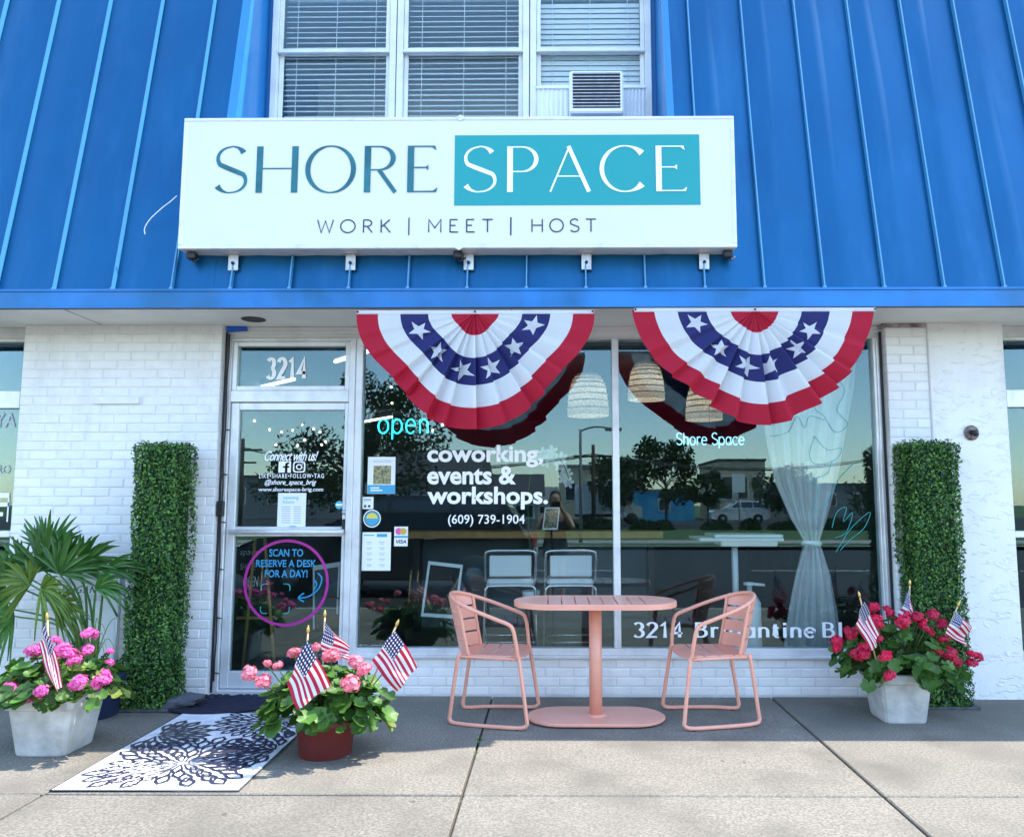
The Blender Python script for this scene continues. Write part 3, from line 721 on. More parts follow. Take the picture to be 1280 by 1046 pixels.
mb = MB(); mb.bbox((q.x-.012, -.05, q.z-.13), (q.x+.012, -.031, q.z-.05), .004); mb.build('handle', M['dark_metal'], door)
lettering('lettering', 'Connect with us!', (331,563.5,398,576), YL, M['vinyl'], door, bold=.012, shear=.45, spacing=.88)
lettering('lettering', 'LIKE•SHARE•FOLLOW•TAG', (324,592,405,597.5), YL, M['vinyl'], door, bold=.01, spacing=1.25)
lettering('lettering', '@shore_space_brig', (331,599,395.5,607.5), YL, M['vinyl'], door, bold=.012, shear=.35)
lettering('lettering', 'www.shorespace-brig.com', (323,609,404,615.5), YL, M['vinyl'], door, bold=.01)
def prect(px0, py0, px1, py1, Y):
    p, q = P(px0, py1, Y), P(px1, py0, Y); return p.x, p.z, q.x, q.z
def icon(box, kind):
    x0, z0, x1, z1 = prect(*box, YL); w_ = x1-x0; h = z1-z0; cx, cz = (x0+x1)/2, (z0+z1)/2; mb = MB()
    if kind == 'f':
        r_ = [(x0, z0), (cx+.02*w_, z0), (cx+.02*w_, z0+.42*h), (cx-.14*w_, z0+.42*h), (cx-.14*w_, z0+.58*h), (cx+.02*w_, z0+.58*h), (cx+.04*w_, z0+.8*h), (cx+.18*w_, z0+.9*h), (cx+.36*w_, z0+.9*h), (x1, z1), (x0, z1)]
        r2 = [(x1, z0), (x1, z1), (cx+.36*w_, z0+.9*h), (cx+.36*w_, z0+.74*h), (cx+.24*w_, z0+.74*h), (cx+.22*w_, z0+.58*h), (cx+.38*w_, z0+.58*h), (cx+.36*w_, z0+.42*h), (cx+.22*w_, z0+.42*h), (cx+.22*w_, z0)]
        for r_ in (r_, r2): mb.add([(x, YL-.001, z) for x, z in r_], [tuple(range(len(r_)))])
    else:
        def ring(pts_o, pts_i):
            n = len(pts_o); mb.add([(x, YL-.001, z) for x, z in pts_o+pts_i], [(i, (i+1) % n, n+(i+1) % n, n+i) for i in range(n)])
        def rr(s):
            o = []
            for i in range(32):
                a = 2*math.pi*i/32; ca, sa = math.cos(a), math.sin(a); e = (abs(ca)**5+abs(sa)**5)**(-.2); o.append((cx+ca*e*w_*s, cz+sa*e*h*s))
            return o
        def ci(s): return [(cx+math.cos(2*math.pi*i/32)*w_*s, cz+math.sin(2*math.pi*i/32)*h*s) for i in range(32)]
        ring(rr(.5), rr(.39)); ring(ci(.26), ci(.16))
        mb.add([(cx+w_*(.26+.05*math.cos(a)), YL-.001, cz+h*(.26+.05*math.sin(a))) for a in [i*math.pi/4 for i in range(8)]], [tuple(range(8))])
    return mb.build('icon', M['vinyl'], door)
icon((348,576.5,364,590.5), 'f'); icon((366,576.5,382,590.5), 'i')
cc = P(357.7, 728, YL); rad = P(411, 728, YL).x-cc.x
mb = MB(); n = 64
mb.add([(cc.x+(rad+k)*math.cos(2*math.pi*i/n), YL-.001, cc.z+(rad+k)*math.sin(2*math.pi*i/n)) for k in (0, -.02) for i in range(n)], [(i, (i+1) % n, n+(i+1) % n, n+i) for i in range(n)])
mb.build('ring_decal', M['magenta'], door)
lettering('lettering', 'SCAN TO', (336.5,686,379,695.5), YL, M['decal_blue'], door, bold=.02)
lettering('lettering', 'RESERVE A DESK', (320,699.5,395.5,708.5), YL, M['decal_blue'], door, bold=.02)
lettering('lettering', 'FOR A DAY!', (331,712,384.5,721.5), YL, M['decal_blue'], door, bold=.02)
mb = MB()
for pts in ([(397,716),(402,722),(400,732),(394,740),(384,746),(374,747)], [(392,724),(396,730),(392,738)], [(380,741),(373,747),(380,752)]):
    mb.tube(sub([P(x, y, YL) for x, y in pts], 4), .006, 6)
mb.build('arrow_decal', M['decal_blue'], door)
for sx in (-1, 1):
    for sz in (-1, 1):
        c = P(344, 748, YL); w_, h_ = .105, .105; mb = MB()
        mb.tube(sub([(c.x+sx*w_*.55, YL, c.z+sz*h_), (c.x+sx*w_*.85, YL, c.z+sz*h_), (c.x+sx*w_, YL, c.z+sz*h_*.85), (c.x+sx*w_, YL, c.z+sz*h_*.55)], 3), .003, 5)
        mb.build('corner_mark', M['drawing'], door)
# --- neighbouring shopfronts at the edges
def neighbour(xa, xb, side):
    mb = MB(); yy = -.045; zs = [ZB, P(10, 664).z, P(10, 672).z, ZT0, ZT0+.0, ZD1+.02, ZT1]
    zt = ZT0; zl = P(10, 511).z; z2, z3 = P(10, 671).z, P(10, 663).z
    edge = xb if side < 0 else xa; s = -side
    e0, e1 = sorted((edge, edge-s*.055))
    mb.bbox((min(xa, xb), yy, ZB), (min(xa, xb)+.05, .05, ZH+.02), .004); mb.bbox((max(xa, xb)-.05, yy, ZB), (max(xa, xb), .05, ZH+.02), .004)
    for z0, z1 in ((ZT1, ZH+.02), (zl, zt), (z2, z3), (ZB-.02, ZB+.05)): mb.bbox((xa+.05, yy+.001, z0), (xb-.05, .05, z1), .004)
    wn = mb.build('shop_window', M['alu'], B)
    for z0, z1 in ((zt, ZT1), (z3, zl), (ZB+.05, z2)):
        mb = MB(); mb.box((xa+.046, -.003, z0-.003), (xb-.046, .003, z1+.003)); mb.build('pane', M['glass'], wn)
    mb = MB(); mb.bbox((xa, -.03, ZH+.02), (xb, .1, ZS), .004); mb.build('header', M['trim'], B)
    mb = MB(); mb.bbox((xa, -.05, -.02), (xb, .15, ZB-.02), .004); mb.build('bulkhead', M['brick_paint'], B)
    return wn
wl = neighbour(XPL0-1.6, XPL0, -1); wr = neighbour(XST1, XST1+1.9, 1)
lettering('lettering', 'YA', (-6,516,20,534), YL, M['printgrey'], wl, bold=.0)
lettering('lettering', 'RO', (-4,581,13,592), YL, M['printgrey'], wl)
mb = MB()
for (x0, y0, x1, y1) in ((-8,616,12,622), (-2,628,12,633), (8,622,12,652), (-8,640,4,645)):
    a = prect(x0, y0, x1, y1, YL); mb.box((a[0], YL-.001, a[1]), (a[2], YL, a[3]))
mb.build('key_pattern', M['vinyl'], wl)
# --- fittings on the wall
def small(name, label, cat, mb, m): return tag(mb.build(name, m), label, cat)
x0, z0, x1, z1 = prect(118, 496, 175, 505, -.125); mb = MB(); mb.bbox((x0, -.14, z0), (x1, -.118, z1), .003); small('wall_plate', 'narrow white plate fixed high on the painted brick pier', 'plate', mb, M['brick_paint'])
x0, z0, x1, z1 = prect(272, 626, 281, 645, -.07); mb = MB(); mb.bbox((x0, -.10, z0), (x1, -.058, z1), .006); small('door_chime', 'small black box on the jamb beside the door', 'doorbell', mb, M['black'])
mb = MB(); x = XPL1+.03
pts = [(x+.004*math.sin(i*1.7), -.07, ZS-.06-i*(ZS-.16)/18) for i in range(19)]; mb.tube(pts, .006, 6)
for z in (P(280, 538).z, P(280, 593).z, P(280, 652).z, P(275, 710).z, P(272, 770).z, P(268, 838).z): mb.tube([(x, -.07, z), (x+.035, -.075, z-.004)], .005, 6)
small('light_string', 'black cable with stubby sockets running down beside the door', 'cable', mb, M['black'])
q = P(1214, 541, -.14); mb = MB()
t_ = thing('wall_tap', 'rusty dark fixture in a hole in the white stucco', 'fixture', (q.x, -.135, q.z))
mb.lathe([(.03,0),(.05,.0),(.055,.010),(.03,.016)], (0,0,0), 18); o = link('collar', mb.mesh('collar', mat('rust', (.10,.06,.05), .8, c2=(.3,.25,.22), scale=40)), t_, (0,0,0), (R(90),0,0))
mb = MB(); mb.tube([(0,.01,0),(0,-.05,0),(0,-.07,-.02)], .018, 10); mb.tube([(-.025,-.04,.012),(.025,-.04,.012)], .006, 6); mb.build('spout', M['dark_metal'], t_, local=True)
mb = MB(); tp_ = [P(x, y, -.068) for x, y in ((284,416),(310,413.5),(308,407),(296,405),(283,407))]
mb.prism([(q.x, q.z) for q in tp_], 1, -.071, -.068); small('blue_tape', 'strip of blue tape stuck at the top of the pier under the soffit', 'tape', mb, M['tape'])
# ================================================================= UPPER WINDOWS: blinds, air conditioner
mb = MB(); mb.bbox((-.5, -.019, -.0012), (.5, .019, .0012), .0005); SLAT = mb.mesh('slat', M['blind'])
for i in range(3):
    a, b = UX[i]+.085, UX[i+1]-.085; zt = 5.45; zb = ZSILL+.1 if i < 2 else ZSILL+.5
    lab = ['half open slatted blind in the upper window farthest from the air conditioner', 'half open grey slatted blind in the middle upper window', 'closed white slatted blind in the upper window above the air conditioner'][i]
    bl = thing('window_blind', lab, 'blind', ((a+b)/2, YW+.10, zb), 0, 'blinds in the upper windows')
    n = int((zt-zb)/.045)
    for k in range(n):
        til = R(42+random.uniform(-2, 2)) if i < 2 else R(70)
        link('slat', SLAT, bl, (0, random.uniform(-.001,.001), k*.045), (til, random.uniform(-.004,.004), 0), (b-a, 1.1 if i < 2 else 1.25, 1))
    for f in (.12, .5, .88):
        mb = MB(); mb.tube([(-(b-a)/2+f*(b-a), -.024, -.02), (-(b-a)/2+f*(b-a), -.024, zt-zb)], .003, 5); mb.build('cord', M['blind'], bl, local=True)
    mb = MB(); mb.bbox((-(b-a)/2, -.025, zt-zb), ((b-a)/2, .025, zt-zb+.05), .004); mb.build('head_rail', M['blind'], bl, local=True)
x0, z0, x1, z1 = prect(712, 88, 779, 141, -.2)
xp0, xp1 = UX[2]+.054, UX[3]-.054; zs = P(740, 108, YW).z
ac = thing('air_conditioner', 'window air conditioner with pleated side panels jutting out above the sign', 'air conditioner', ((x0+x1)/2, 0, z0))
mb = MB(); mb.bbox((x0, -.2, z0), (x1, .5, z1), .012); mb.build('case', M['plastic'], ac)
mb = MB(); mb.box((x0+.025, -.204, z0+.035), (x1-.025, -.2005, z1-.02)); gr = mb.build('coil', M['dark_metal'], ac)
n = 11
for k in range(n):
    z = z0+.045+(z1-z0-.075)*k/(n-1); mb = MB(); mb.box((x0+.022, -.212, z-.003), (x1-.022, -.2045, z+.003)); mb.build('louver', M['galv'], ac)
for a, b in ((xp0, x0-.002), (x1+.002, xp1)):
    mb = MB(); nn = 14
    mb.add([(a+(b-a)*k/nn, YW+(.0 if k % 2 else .015), z) for z in (ZSILL+.07, zs-.002) for k in range(nn+1)], [(k, k+1, nn+2+k, nn+1+k) for k in range(nn)])
    mb.build('side_panel', M['plastic'], ac)
    mb = MB(); mb.bbox((a, YW-.012, zs-.022), (b, YW+.03, zs), .003); mb.build('panel_rail', M['plastic'], ac)
# ================================================================= BOX SIGN
YSG = -.80
x0, x1 = P(226, 230, YSG).x, P(919.5, 230, YSG).x; z0, z1 = P(575, 310, YSG).z, P(575, 146.5, YSG).z
sg = thing('sign_box', 'long white box sign lettered SHORE SPACE hung on the blue roof', 'sign', ((x0+x1)/2, YSG, z0))
mb = MB(); mb.bbox((x0, YSG+.012, z0), (x1, YSG+.165, z1), .006)
mb.bbox((x0, YSG, z0), (x1, YSG+.0118, z0+.028), .003); mb.bbox((x0, YSG, z1-.022), (x1, YSG+.0118, z1), .003)
mb.bbox((x0, YSG, z0+.0285), (x0+.026, YSG+.0118, z1-.0225), .003); mb.bbox((x1-.026, YSG, z0+.0285), (x1, YSG+.0118, z1-.0225), .003)
mb.build('frame', M['sign_frame'], sg)
mb = MB(); mb.box((x0+.026, YSG+.004, z0+.028), (x1-.026, YSG+.0115, z1-.022)); mb.build('face', M['sign_white'], sg)
a = prect(567.5, 168, 874, 257, YSG); mb = MB(); mb.box((a[0], YSG+.002, a[1]), (a[2], YSG+.0038, a[3])); mb.build('teal_panel', M['teal'], sg)
ribbons('lettering', 'SHORE', (272, 183, 546, 241), YSG+.003, M['teal_dark'], sg, .105, .028, gap=.17, flare=.7)
ribbons('lettering', 'SPACE', (582, 183, 857, 240), YSG+.0015, M['vinyl'], sg, .095, .028, gap=.17, flare=.7)
for tx, bx in (('WORK', (397,275,488,291)), ('|', (510,272,512,294)), ('MEET', (536,274.5,616,290.5)), ('|', (637.5,271.5,639.5,294)), ('HOST', (665,274,745,290))):
    if tx == '|':
        q = prect(*bx, YSG); mb = MB(); mb.box((q[0], YSG+.002, q[1]), (q[2], YSG+.0038, q[3])); mb.build('lettering', M['ink'], sg)
    else: ribbons('lettering', tx, bx, YSG+.003, M['ink'], sg, .095, .095, gap=.42)
for px in (292, 438.5, 586, 733, 880):
    x = P(px, 325, -.68).x; mb = MB(); yr = roofY(z0-.05)
    mb.bbox((x-.034, YSG+.12, z0-.006), (x+.034, yr+.0, z0-.0005), .002); mb.bbox((x-.034, YSG+.112, z0-.115), (x+.034, YSG+.12, z0-.0005), .002)
    mb.box((x-.03, YSG+.12, z0-.10), (x+.03, yr-.005, z0-.09)); mb.lathe([(.001,0),(.008,0)], (x, 0, 0), 6) if False else None
    br = mb.build('bracket', M['galv'], sg)
    mb = MB(); mb.tube([(x, YSG+.1115, z0-.065), (x, YSG+.100, z0-.065)], .011, 6); mb.build('bolt', M['dark_metal'], br)
for px in (233, 571, 913):
    x = P(px, 320, -.8).x; mb = MB(); mb.bbox((x-.03, YSG+.05, z0-.05), (x+.03, YSG+.11, z0+.001), .008); mb.tube(sub([(x, YSG+.08, z0-.04), (x+.02, YSG+.06, z0-.07), (x+.05, YSG+.08, z0-.04)], 4), .006, 6); mb.build('junction_box', M['dark_metal'], sg)
xl = P(224, 170, -.85).x; zl = P(224, 170, -.85).z; mb = MB(); mb.bbox((x0-.028, YSG+.06, zl-.06), (x0+.001, YSG+.14, zl+.05), .006); mb.build('side_box', M['sign_frame'], sg)
for pk in (575,):
    for zz in (z0+.006, z1-.006):
        c = P(pk, 200, YSG).x; mb = MB(); mb.prism([(c-.035, zz), (c, zz-.022), (c+.035, zz), (c, zz+.022)], 1, YSG-.004, YSG+.0); mb.build('corner_clip', M['sign_frame'], sg)
pts = [(221,245),(212,253),(204,259),(196,266),(187,275),(181,285),(181,292),(183,294)]
mb = MB(); mb.tube(sub([P(x, y, -.70+.012*i) for i, (x, y) in enumerate(pts)], 4), .0035, 6); mb.build('stray_wire', M['vinyl'], sg)
# ================================================================= BUNTING
def bunting(label, cx_px, half_px, top_px, bot_px, seed, Y):
    rnd = random.Random(seed)
    c = P(cx_px, top_px, Y); a = P(cx_px+half_px, top_px, Y).x-c.x; b = c.z-P(cx_px, bot_px, Y).z
    root = thing('bunting', label, 'bunting', (c.x, Y, c.z))
    N = 23; ph = [rnd.uniform(-.9, .9) for _ in range(N+1)]; amp = [rnd.uniform(.5, 1.3) for _ in range(N+1)]
    def surf(rho, th, off=0.0):
        u = th/math.pi; q = u*N; i = min(int(q), N-1); f = q-i
        mid = math.sin(th)**1.5
        fold = (amp[i]*(1-f)+amp[i+1]*f)
        q_ = u*13.5+.25*ph[i]*(1-f)+.25*ph[i+1]*f; fr_ = q_ % 1; tri = fr_/.8 if fr_ < .8 else (1-fr_)/.2
        wv = (tri-.5)*fold
        am = .07*mid*(.35+rho*.9)*min(1, rho*3+.15)
        y = -wv*am-.012-.05*math.sin(th)*rho
        k = 1-.085*math.sin(2*th)**2+.05*mid*wv*(1.12-.95*rho)+.022*math.sin(th*3.1+seed)+.012*math.sin(th*7+seed*2)
        t2 = th+.07*mid*wv
        return Vector((-math.cos(t2)*a*rho*k, y-off, -math.sin(th)*b*rho*k-.0))
    edges = [0, .20, .395, .63, .82, 1.0]; mats = ['cl_red', 'cl_white', 'cl_blue', 'cl_white', 'cl_red']; names = ['centre_band', 'white_band', 'star_band', 'white_band', 'border_band']
    for k in range(5):
        mb = MB(); mb.grid(lambda s, t: surf(edges[k]+(edges[k+1]-edges[k])*t if k else max(.002, .20*t), math.pi*s), 184, 4, False)
        for i in range(len(mb.sm)): mb.sm[i] = True
        bd = mb.build(names[k], M[mats[k]], root, local=True)
        if k == 2: blue = bd
    for j in range(6):
        th = math.pi*(.10+.80*j/5+rnd.uniform(-.03,.03)); rc = .512; n = 10; sz = .155
        pts = []; cz = surf(rc, th)
        rot = rnd.uniform(-.4, .4)
        ring = []
        for i in range(n):
            an = 2*math.pi*i/n+rot; rr = sz*(1 if i % 2 == 0 else .42)
            ring.append((rc+rr*math.sin(an)*.62, th+rr*math.cos(an)*.62/rc))
        mb = MB(); m_ = 5; vs = [surf(rc, th, .004)]; fs = []
        prev = None
        for l in range(1, m_+1):
            f = l/m_; idx = []
            for i in range(n):
                for h in range(2):
                    p, q = ring[i], ring[(i+1) % n]; g = h/2
                    rr_ = p[0]*(1-g)+q[0]*g; tt_ = p[1]*(1-g)+q[1]*g
                    idx.append(len(vs)); vs.append(surf(rc+(rr_-rc)*f, th+(tt_-th)*f, .004))
            k2 = len(idx)
            for i in range(k2):
                if prev is None: fs.append((0, idx[i], idx[(i+1) % k2]))
                else: fs.append((prev[i], idx[i], idx[(i+1) % k2], prev[(i+1) % k2]))
            prev = idx
        mb.add(vs, fs, True); mb.build('star', M['cl_white'], blue, local=True)
    mb = MB(); mb.bbox((-a, -.016, -.012), (a, .0, .014), .003); mb.build('header_tape', M['cl_white'], root, local=True)
    mb = MB()
    for f in (-.99, 0, .99): mb.tube([(a*f, -.022, .004), (a*f, .01, .004)], .007, 8)
    mb.build('grommet', M['dark_metal'], root, local=True)
    return root
bunting('pleated red white and blue fan bunting hung above the word coworking', 594, 148, 391, 536, 3, YF-.012)
bunting('pleated red white and blue fan bunting hung in front of the curtained window', 943, 151, 388, 530, 8, YF-.012)
# ================================================================= SIGNS AND PAPERS IN THE GLASS
nb = thing('neon_sign', 'turquoise neon sign reading open behind the shop window', 'neon sign', P(505, 548, .05)); neon('tube', 'open.', (473,524,541,549), .05, M['neon'], nb, .006)
mb = MB(); q = P(505, 560, .05)
mb.tube([(q.x+.05, .06, P(505, 545, .05).z), (q.x+.05, .06, ZG1+.02)], .0015, 4); mb.build('hanging_wire', M['dark_metal'], nb)
nb = thing('neon_sign', 'pale blue neon script sign reading Shore Space behind the glass', 'neon sign', P(888, 560, .05)); neon('tube', 'Shore Space', (846,541,930,560), .05, M['neon2'], nb, .0038, gap=.06)
mb = MB(); mb.tube([(P(888,560,.05).x, .06, P(888, 545, .05).z), (P(888,560,.05).x, .06, ZG1+.02)], .0015, 4); mb.build('hanging_wire', M['dark_metal'], nb)
def sheet_thing(name, label, cat, box, Y=-.0046):
    x0, z0, x1, z1 = prect(*box, Y); r = thing(name, label, cat, ((x0+x1)/2, Y, z0))
    mb = MB(); mb.box((x0, Y-.0006, z0), (x1, Y, z1)); mb.build('sheet', M['paper'], r); return r
def patch(root, box, m, Y=-.0046, name='print'):
    x0, z0, x1, z1 = prect(*box, Y); mb = MB(); mb.box((x0, Y-.0012, z0), (x1, Y-.0007, z1)); return mb.build(name, M[m], root)
def disc(root, cx, cy, r, m, Y, name):
    c = P(cx, cy, Y); rr = P(cx+r, cy, Y).x-c.x; mb = MB(); n = 28
    mb.add([(c.x+rr*math.cos(2*math.pi*i/n), Y, c.z+rr*math.sin(2*math.pi*i/n)) for i in range(n)], [tuple(range(n))]); return mb.build(name, M[m], root)
r = sheet_thing('poster', 'white poster with a photograph and blue foot in the shop window', 'poster', (459,571,494.5,617)); patch(r, (466.5,582,489,605), 'photo'); patch(r, (459.3,606,494.2,616.7), 'printblue')
lettering('lettering', 'BRIGANTINE', (467,575,489,578), -.0058, M['printgrey'], r); patch(r, (463,609,474,610.5), 'vinyl', -.0053); patch(r, (463,612,478,613.5), 'vinyl', -.0053)
r = sheet_thing('sticker', 'small white sticker with dark marks beside the door frame, under the poster', 'sticker', (453,621,467,636)); patch(r, (455,623,464,626), 'printgrey')
for x in (455, 460): patch(r, (x,631,x+3,634), 'ink')
r = thing('sticker', 'round yellow green and blue sticker on the shop window', 'sticker', P(465, 658, -.005))
for k, (rad_, m_) in enumerate(((11, 'vinyl'), (9.8, 'stem'), (8.6, 'printblue'))): disc(r, 465, 648, rad_, m_, -.0047-.0004*k, 'disc')
mb = MB(); c = P(465, 648, -.006); rr = P(472, 648, -.006).x-c.x
mb.add([(c.x+rr*math.cos(math.pi*i/14), -.006, c.z+rr*math.sin(math.pi*i/14)) for i in range(15)], [tuple(range(15))]); mb.build('print', mat('print_yellow', (.75,.62,.08), .5), r)
r = sheet_thing('notice', 'white notice sheet with two columns of small print in the window', 'notice', (452,665,489,713)); patch(r, (471,667,484,671), 'printblue'); patch(r, (455,668,468,669.5), 'printteal')
for k in range(5):
    for x in (458, 474): patch(r, (x,677+k*7,x+7,678+k*7), 'printgrey'); patch(r, (x+1,679.2+k*7,x+6,680+k*7), 'printgrey')
r = sheet_thing('sticker', 'payment card sticker lettered VISA on the shop window', 'sticker', (492.5,658,510,682.5)); disc(r, 498.5, 664, 4.3, 'fl_pink', -.0056, 'print'); disc(r, 504, 664, 4.3, 'gold', -.006, 'print'); patch(r, (493,669.5,509.5,672), 'printblue')
lettering('lettering', 'VISA', (495,674.5,508,679), -.0058, M['cl_blue'], r, bold=.02, shear=.2)
r = sheet_thing('notice', 'white opening hours sheet taped inside the door pane', 'notice', (346,616,383,663.5)); lettering('lettering', 'opening\nhours', (354,620,373,629), -.0058, M['printteal'], r)
for k in range(8): patch(r, (352,633+k*2.8,363,634+k*2.8), 'printgrey'); patch(r, (367,633+k*2.8,376,634+k*2.8), 'printgrey')
patch(r, (362,657,370,659), 'printteal')
r = thing('sticker', 'small round pale blue sticker on the door glass', 'sticker', P(424, 636, -.005)); disc(r, 424, 631, 5, 'printteal', -.0047, 'disc'); patch(r, (420,629.6,428,632), 'vinyl', -.0046)
# ================================================================= PINK TABLE AND CHAIRS
TB = G(744, 894)
TY = -.66; TX = TB.x
tb = thing('patio_table', 'salmon pink metal table with slatted oval top and pedestal', 'table', (TX, TY, 0))
def stadium(hl, hw, n=16): return [( (hl-hw)+hw*math.cos(a), hw*math.sin(a)) for a in [math.pi*(-.5+i/n) for i in range(n+1)]]+[(-(hl-hw)+hw*math.cos(a), hw*math.sin(a)) for a in [math.pi*(.5+i/n) for i in range(n+1)]]
HL, HW, ZT = .525, .255, .745
o_, i_ = stadium(HL, HW), stadium(HL-.022, HW-.022); n = len(o_); mb = MB()
prof = [(o_, ZT-.034), (o_, ZT-.004), (stadium(HL-.004, HW-.004), ZT), (i_, ZT), (i_, ZT-.034)]
mb.add([Vector((x, y, z)) for L_, z in prof for x, y in L_], [(k*n+i, k*n+(i+1) % n, ((k+1) % 5)*n+(i+1) % n, ((k+1) % 5)*n+i) for k in range(5) for i in range(n)]); top = mb.build('rim', M['pink'], tb, local=True)
xs = HL-HW+.035; ns = 7; dw = 2*xs/ns
for k in range(ns):
    a = -xs+k*dw; mb = MB(); mb.bbox((a+.003, -HW+.0225, ZT-.018), (a+dw-.003, HW-.0225, ZT-.002), .003)
    mb.build('slat', M['pink'], tb, local=True)
for s in (-1, 1):
    pts = [(xs+.003, -HW+.0225), (xs+.003, HW-.0225)]; ar = [(x, y) for x, y in stadium(HL-.0225, HW-.0225) if x > xs+.006]
    ar.sort(key=lambda p: p[1]); poly = [(xs+.003, ar[0][1])]+ar+[(xs+.003, ar[-1][1])]; poly = [(s*x, y) for x, y in poly]
    mb = MB(); mb.prism(poly, 2, ZT-.018, ZT-.002); mb.build('end_panel', M['pink'], tb, local=True)
mb = MB(); mb.bbox((-.2, -.03, ZT-.045), (.2, .03, ZT-.0185), .004); mb.bbox((-.03, -.2, ZT-.044), (.03, .2, ZT-.0186), .004); mb.build('under_frame', M['pink'], tb, local=True)
mb = MB(); mb.lathe([(.041, .024), (.041, ZT-.045)], (0,0,0), 28); mb.build('pedestal', M['pink'], tb, local=True)
mb = MB(); mb.lathe([(.065, .022), (.065, .030), (.043, .036)], (0,0,0), 28); mb.build('pedestal_collar', M['pink'], tb, local=True)
bo = stadium(.44, .215); mb = MB(); n = len(bo)
mb.add([Vector((x*f, y*f, z)) for f, z in ((.99,.008),(1,.012),(1,.022),(.985,.026)) for x, y in bo], [(k*n+i, k*n+(i+1) % n, (k+1)*n+(i+1) % n, (k+1)*n+i) for k in range(3) for i in range(n)]+[tuple(range(n))[::-1], tuple(3*n+i for i in range(n))]); mb.build('base', M['pink'], tb, local=True)
for x in (-.36, .36):
    for y in (-.1, .1): mb = MB(); mb.lathe([(.015,0),(.015,.009)], (x, y, 0), 12); mb.build('foot', M['black'], tb, local=True)
def make_chair(label):
    t = thing('patio_chair', label, 'chair', (0,0,0), 0, 'pink patio chairs')
    r_ = .0125
    for s in (-1, 1):
        p = [(-.175,s*.185,.418), (-.19,s*.188,.395), (-.235,s*.18,.08), (-.240,s*.18,.035), (-.215,s*.185,.0135), (-.1,s*.222,.0135), (.08,s*.245,.0135), (.215,s*.25,.0135), (.255,s*.248,.03), (.255,s*.245,.07), (.205,s*.222,.40), (.195,s*.215,.42)]
        mb = MB(); mb.tube(sub(p, 5), r_, 10); lg = mb.build('leg_frame', M['pink'], t, local=True)
        mb = MB()
        for x, y in ((-.2, .19), (.2, .25)): mb.lathe([(.011,0),(.013,.004)], (x, s*y, 0), 8)
        mb.build('glide', M['black'], lg, local=True)
    arm = []
    half = [(.198,.222,.415), (.188,.238,.50), (.172,.248,.585), (.145,.252,.622), (.06,.255,.655), (-.08,.245,.705), (-.19,.195,.745), (-.255,.11,.772), (-.28,0,.782)]
    full = half+[(x, -y, z) for x, y, z in half[-2::-1]]
    mb = MB(); mb.tube(sub(full, 5), r_, 10); mb.build('arm_rail', M['pink'], t, local=True)
    # back: slats wrapped in plan between two uprights
    def bk(y, z):
        f = (z-.42)/.36; hw = .185+.015*f
        return Vector((-.125-.075*f-(.085+.01*f)*(1-(y/hw)**2), y, z))
    def slab(fn, nu, nv, th, dirn):
        mb = MB(); n1 = (nu+1)*(nv+1)
        f_ = [fn(i/nu, j/nv) for j in range(nv+1) for i in range(nu+1)]
        mb.add(f_+[v+dirn*th for v in f_], [(j*(nu+1)+i, j*(nu+1)+i+1, (j+1)*(nu+1)+i+1, (j+1)*(nu+1)+i) for j in range(nv) for i in range(nu)]
               +[(n1+(j+1)*(nu+1)+i, n1+(j+1)*(nu+1)+i+1, n1+j*(nu+1)+i+1, n1+j*(nu+1)+i) for j in range(nv) for i in range(nu)]
               +[(i, n1+i, n1+i+1, i+1) for i in range(nu)]+[(nv*(nu+1)+i+1, n1+nv*(nu+1)+i+1, n1+nv*(nu+1)+i, nv*(nu+1)+i) for i in range(nu)]
               +[((j+1)*(nu+1), n1+(j+1)*(nu+1), n1+j*(nu+1), j*(nu+1)) for j in range(nv)]+[(j*(nu+1)+nu, n1+j*(nu+1)+nu, n1+(j+1)*(nu+1)+nu, (j+1)*(nu+1)+nu) for j in range(nv)], False)
        return mb
    zz = [(.432,.512), (.524,.594), (.606,.676), (.688,.764)]
    for a, b in zz:
        slab(lambda u, v: bk((u*2-1)*(.183+.015*((a+(b-a)*v)-.42)/.36), a+(b-a)*v), 14, 1, .006, Vector((-1,0,0))).build('back_slat', M['pink'], t, local=True)
    for s in (-1, 1):
        mb = MB(); mb.tube(sub([(-.12,s*.187,.415), (-.15,s*.192,.55), (-.185,s*.199,.745)], 4), .011, 8); mb.build('back_upright', M['pink'], t, local=True)
    # seat: slats across, rounded front, curved rear
    xx = [(-.20,-.088), (-.078,.008), (.018,.104), (.114,.225)]
    for k, (a, b) in enumerate(xx):
        def fn(u, v, a=a, b=b, k=k):
            y = u*2-1; x = a+(b-a)*v; hw = .185+.035*(x+.2)/.42
            if k == 0 and v == 0: x = -.125-.085*(1-y*y)
            if k == 3 and v > .5: x -= .03*abs(y)**3*(v-.5)*2
            z = .425-.012*math.cos(y*1.5)-(0 if k < 3 else .014*max(0, v-.4)**2/.36)
            return Vector((x, y*hw, z))
        slab(fn, 12, 4, .006, Vector((0,0,1))).build('seat_slat', M['pink'], t, local=True)
    mb = MB()
    for s in (-1, 1): mb.tube(sub([(-.19,s*.182,.413), (0,s*.200,.412), (.20,s*.214,.410)], 3), .010, 8)
    mb.tube([(-.15,-.182,.405), (-.15,.182,.405)], .009, 8); mb.tube([(.15,-.21,.404), (.15,.21,.404)], .009, 8)
    mb.build('seat_frame', M['pink'], t, local=True)
    return t
CL = G(616, 898); ch = make_chair('salmon pink metal armchair at the table, nearer the door')
ch.location = (CL.x, -.64, 0); ch.rotation_euler = (0, 0, R(-7))
c2 = copy_tree(ch); c2['label'] = 'salmon pink metal armchair at the table, on the curtain side of the window'
c2.location = (G(891, 898).x, -.64, 0); c2.rotation_euler = (0, 0, R(187))
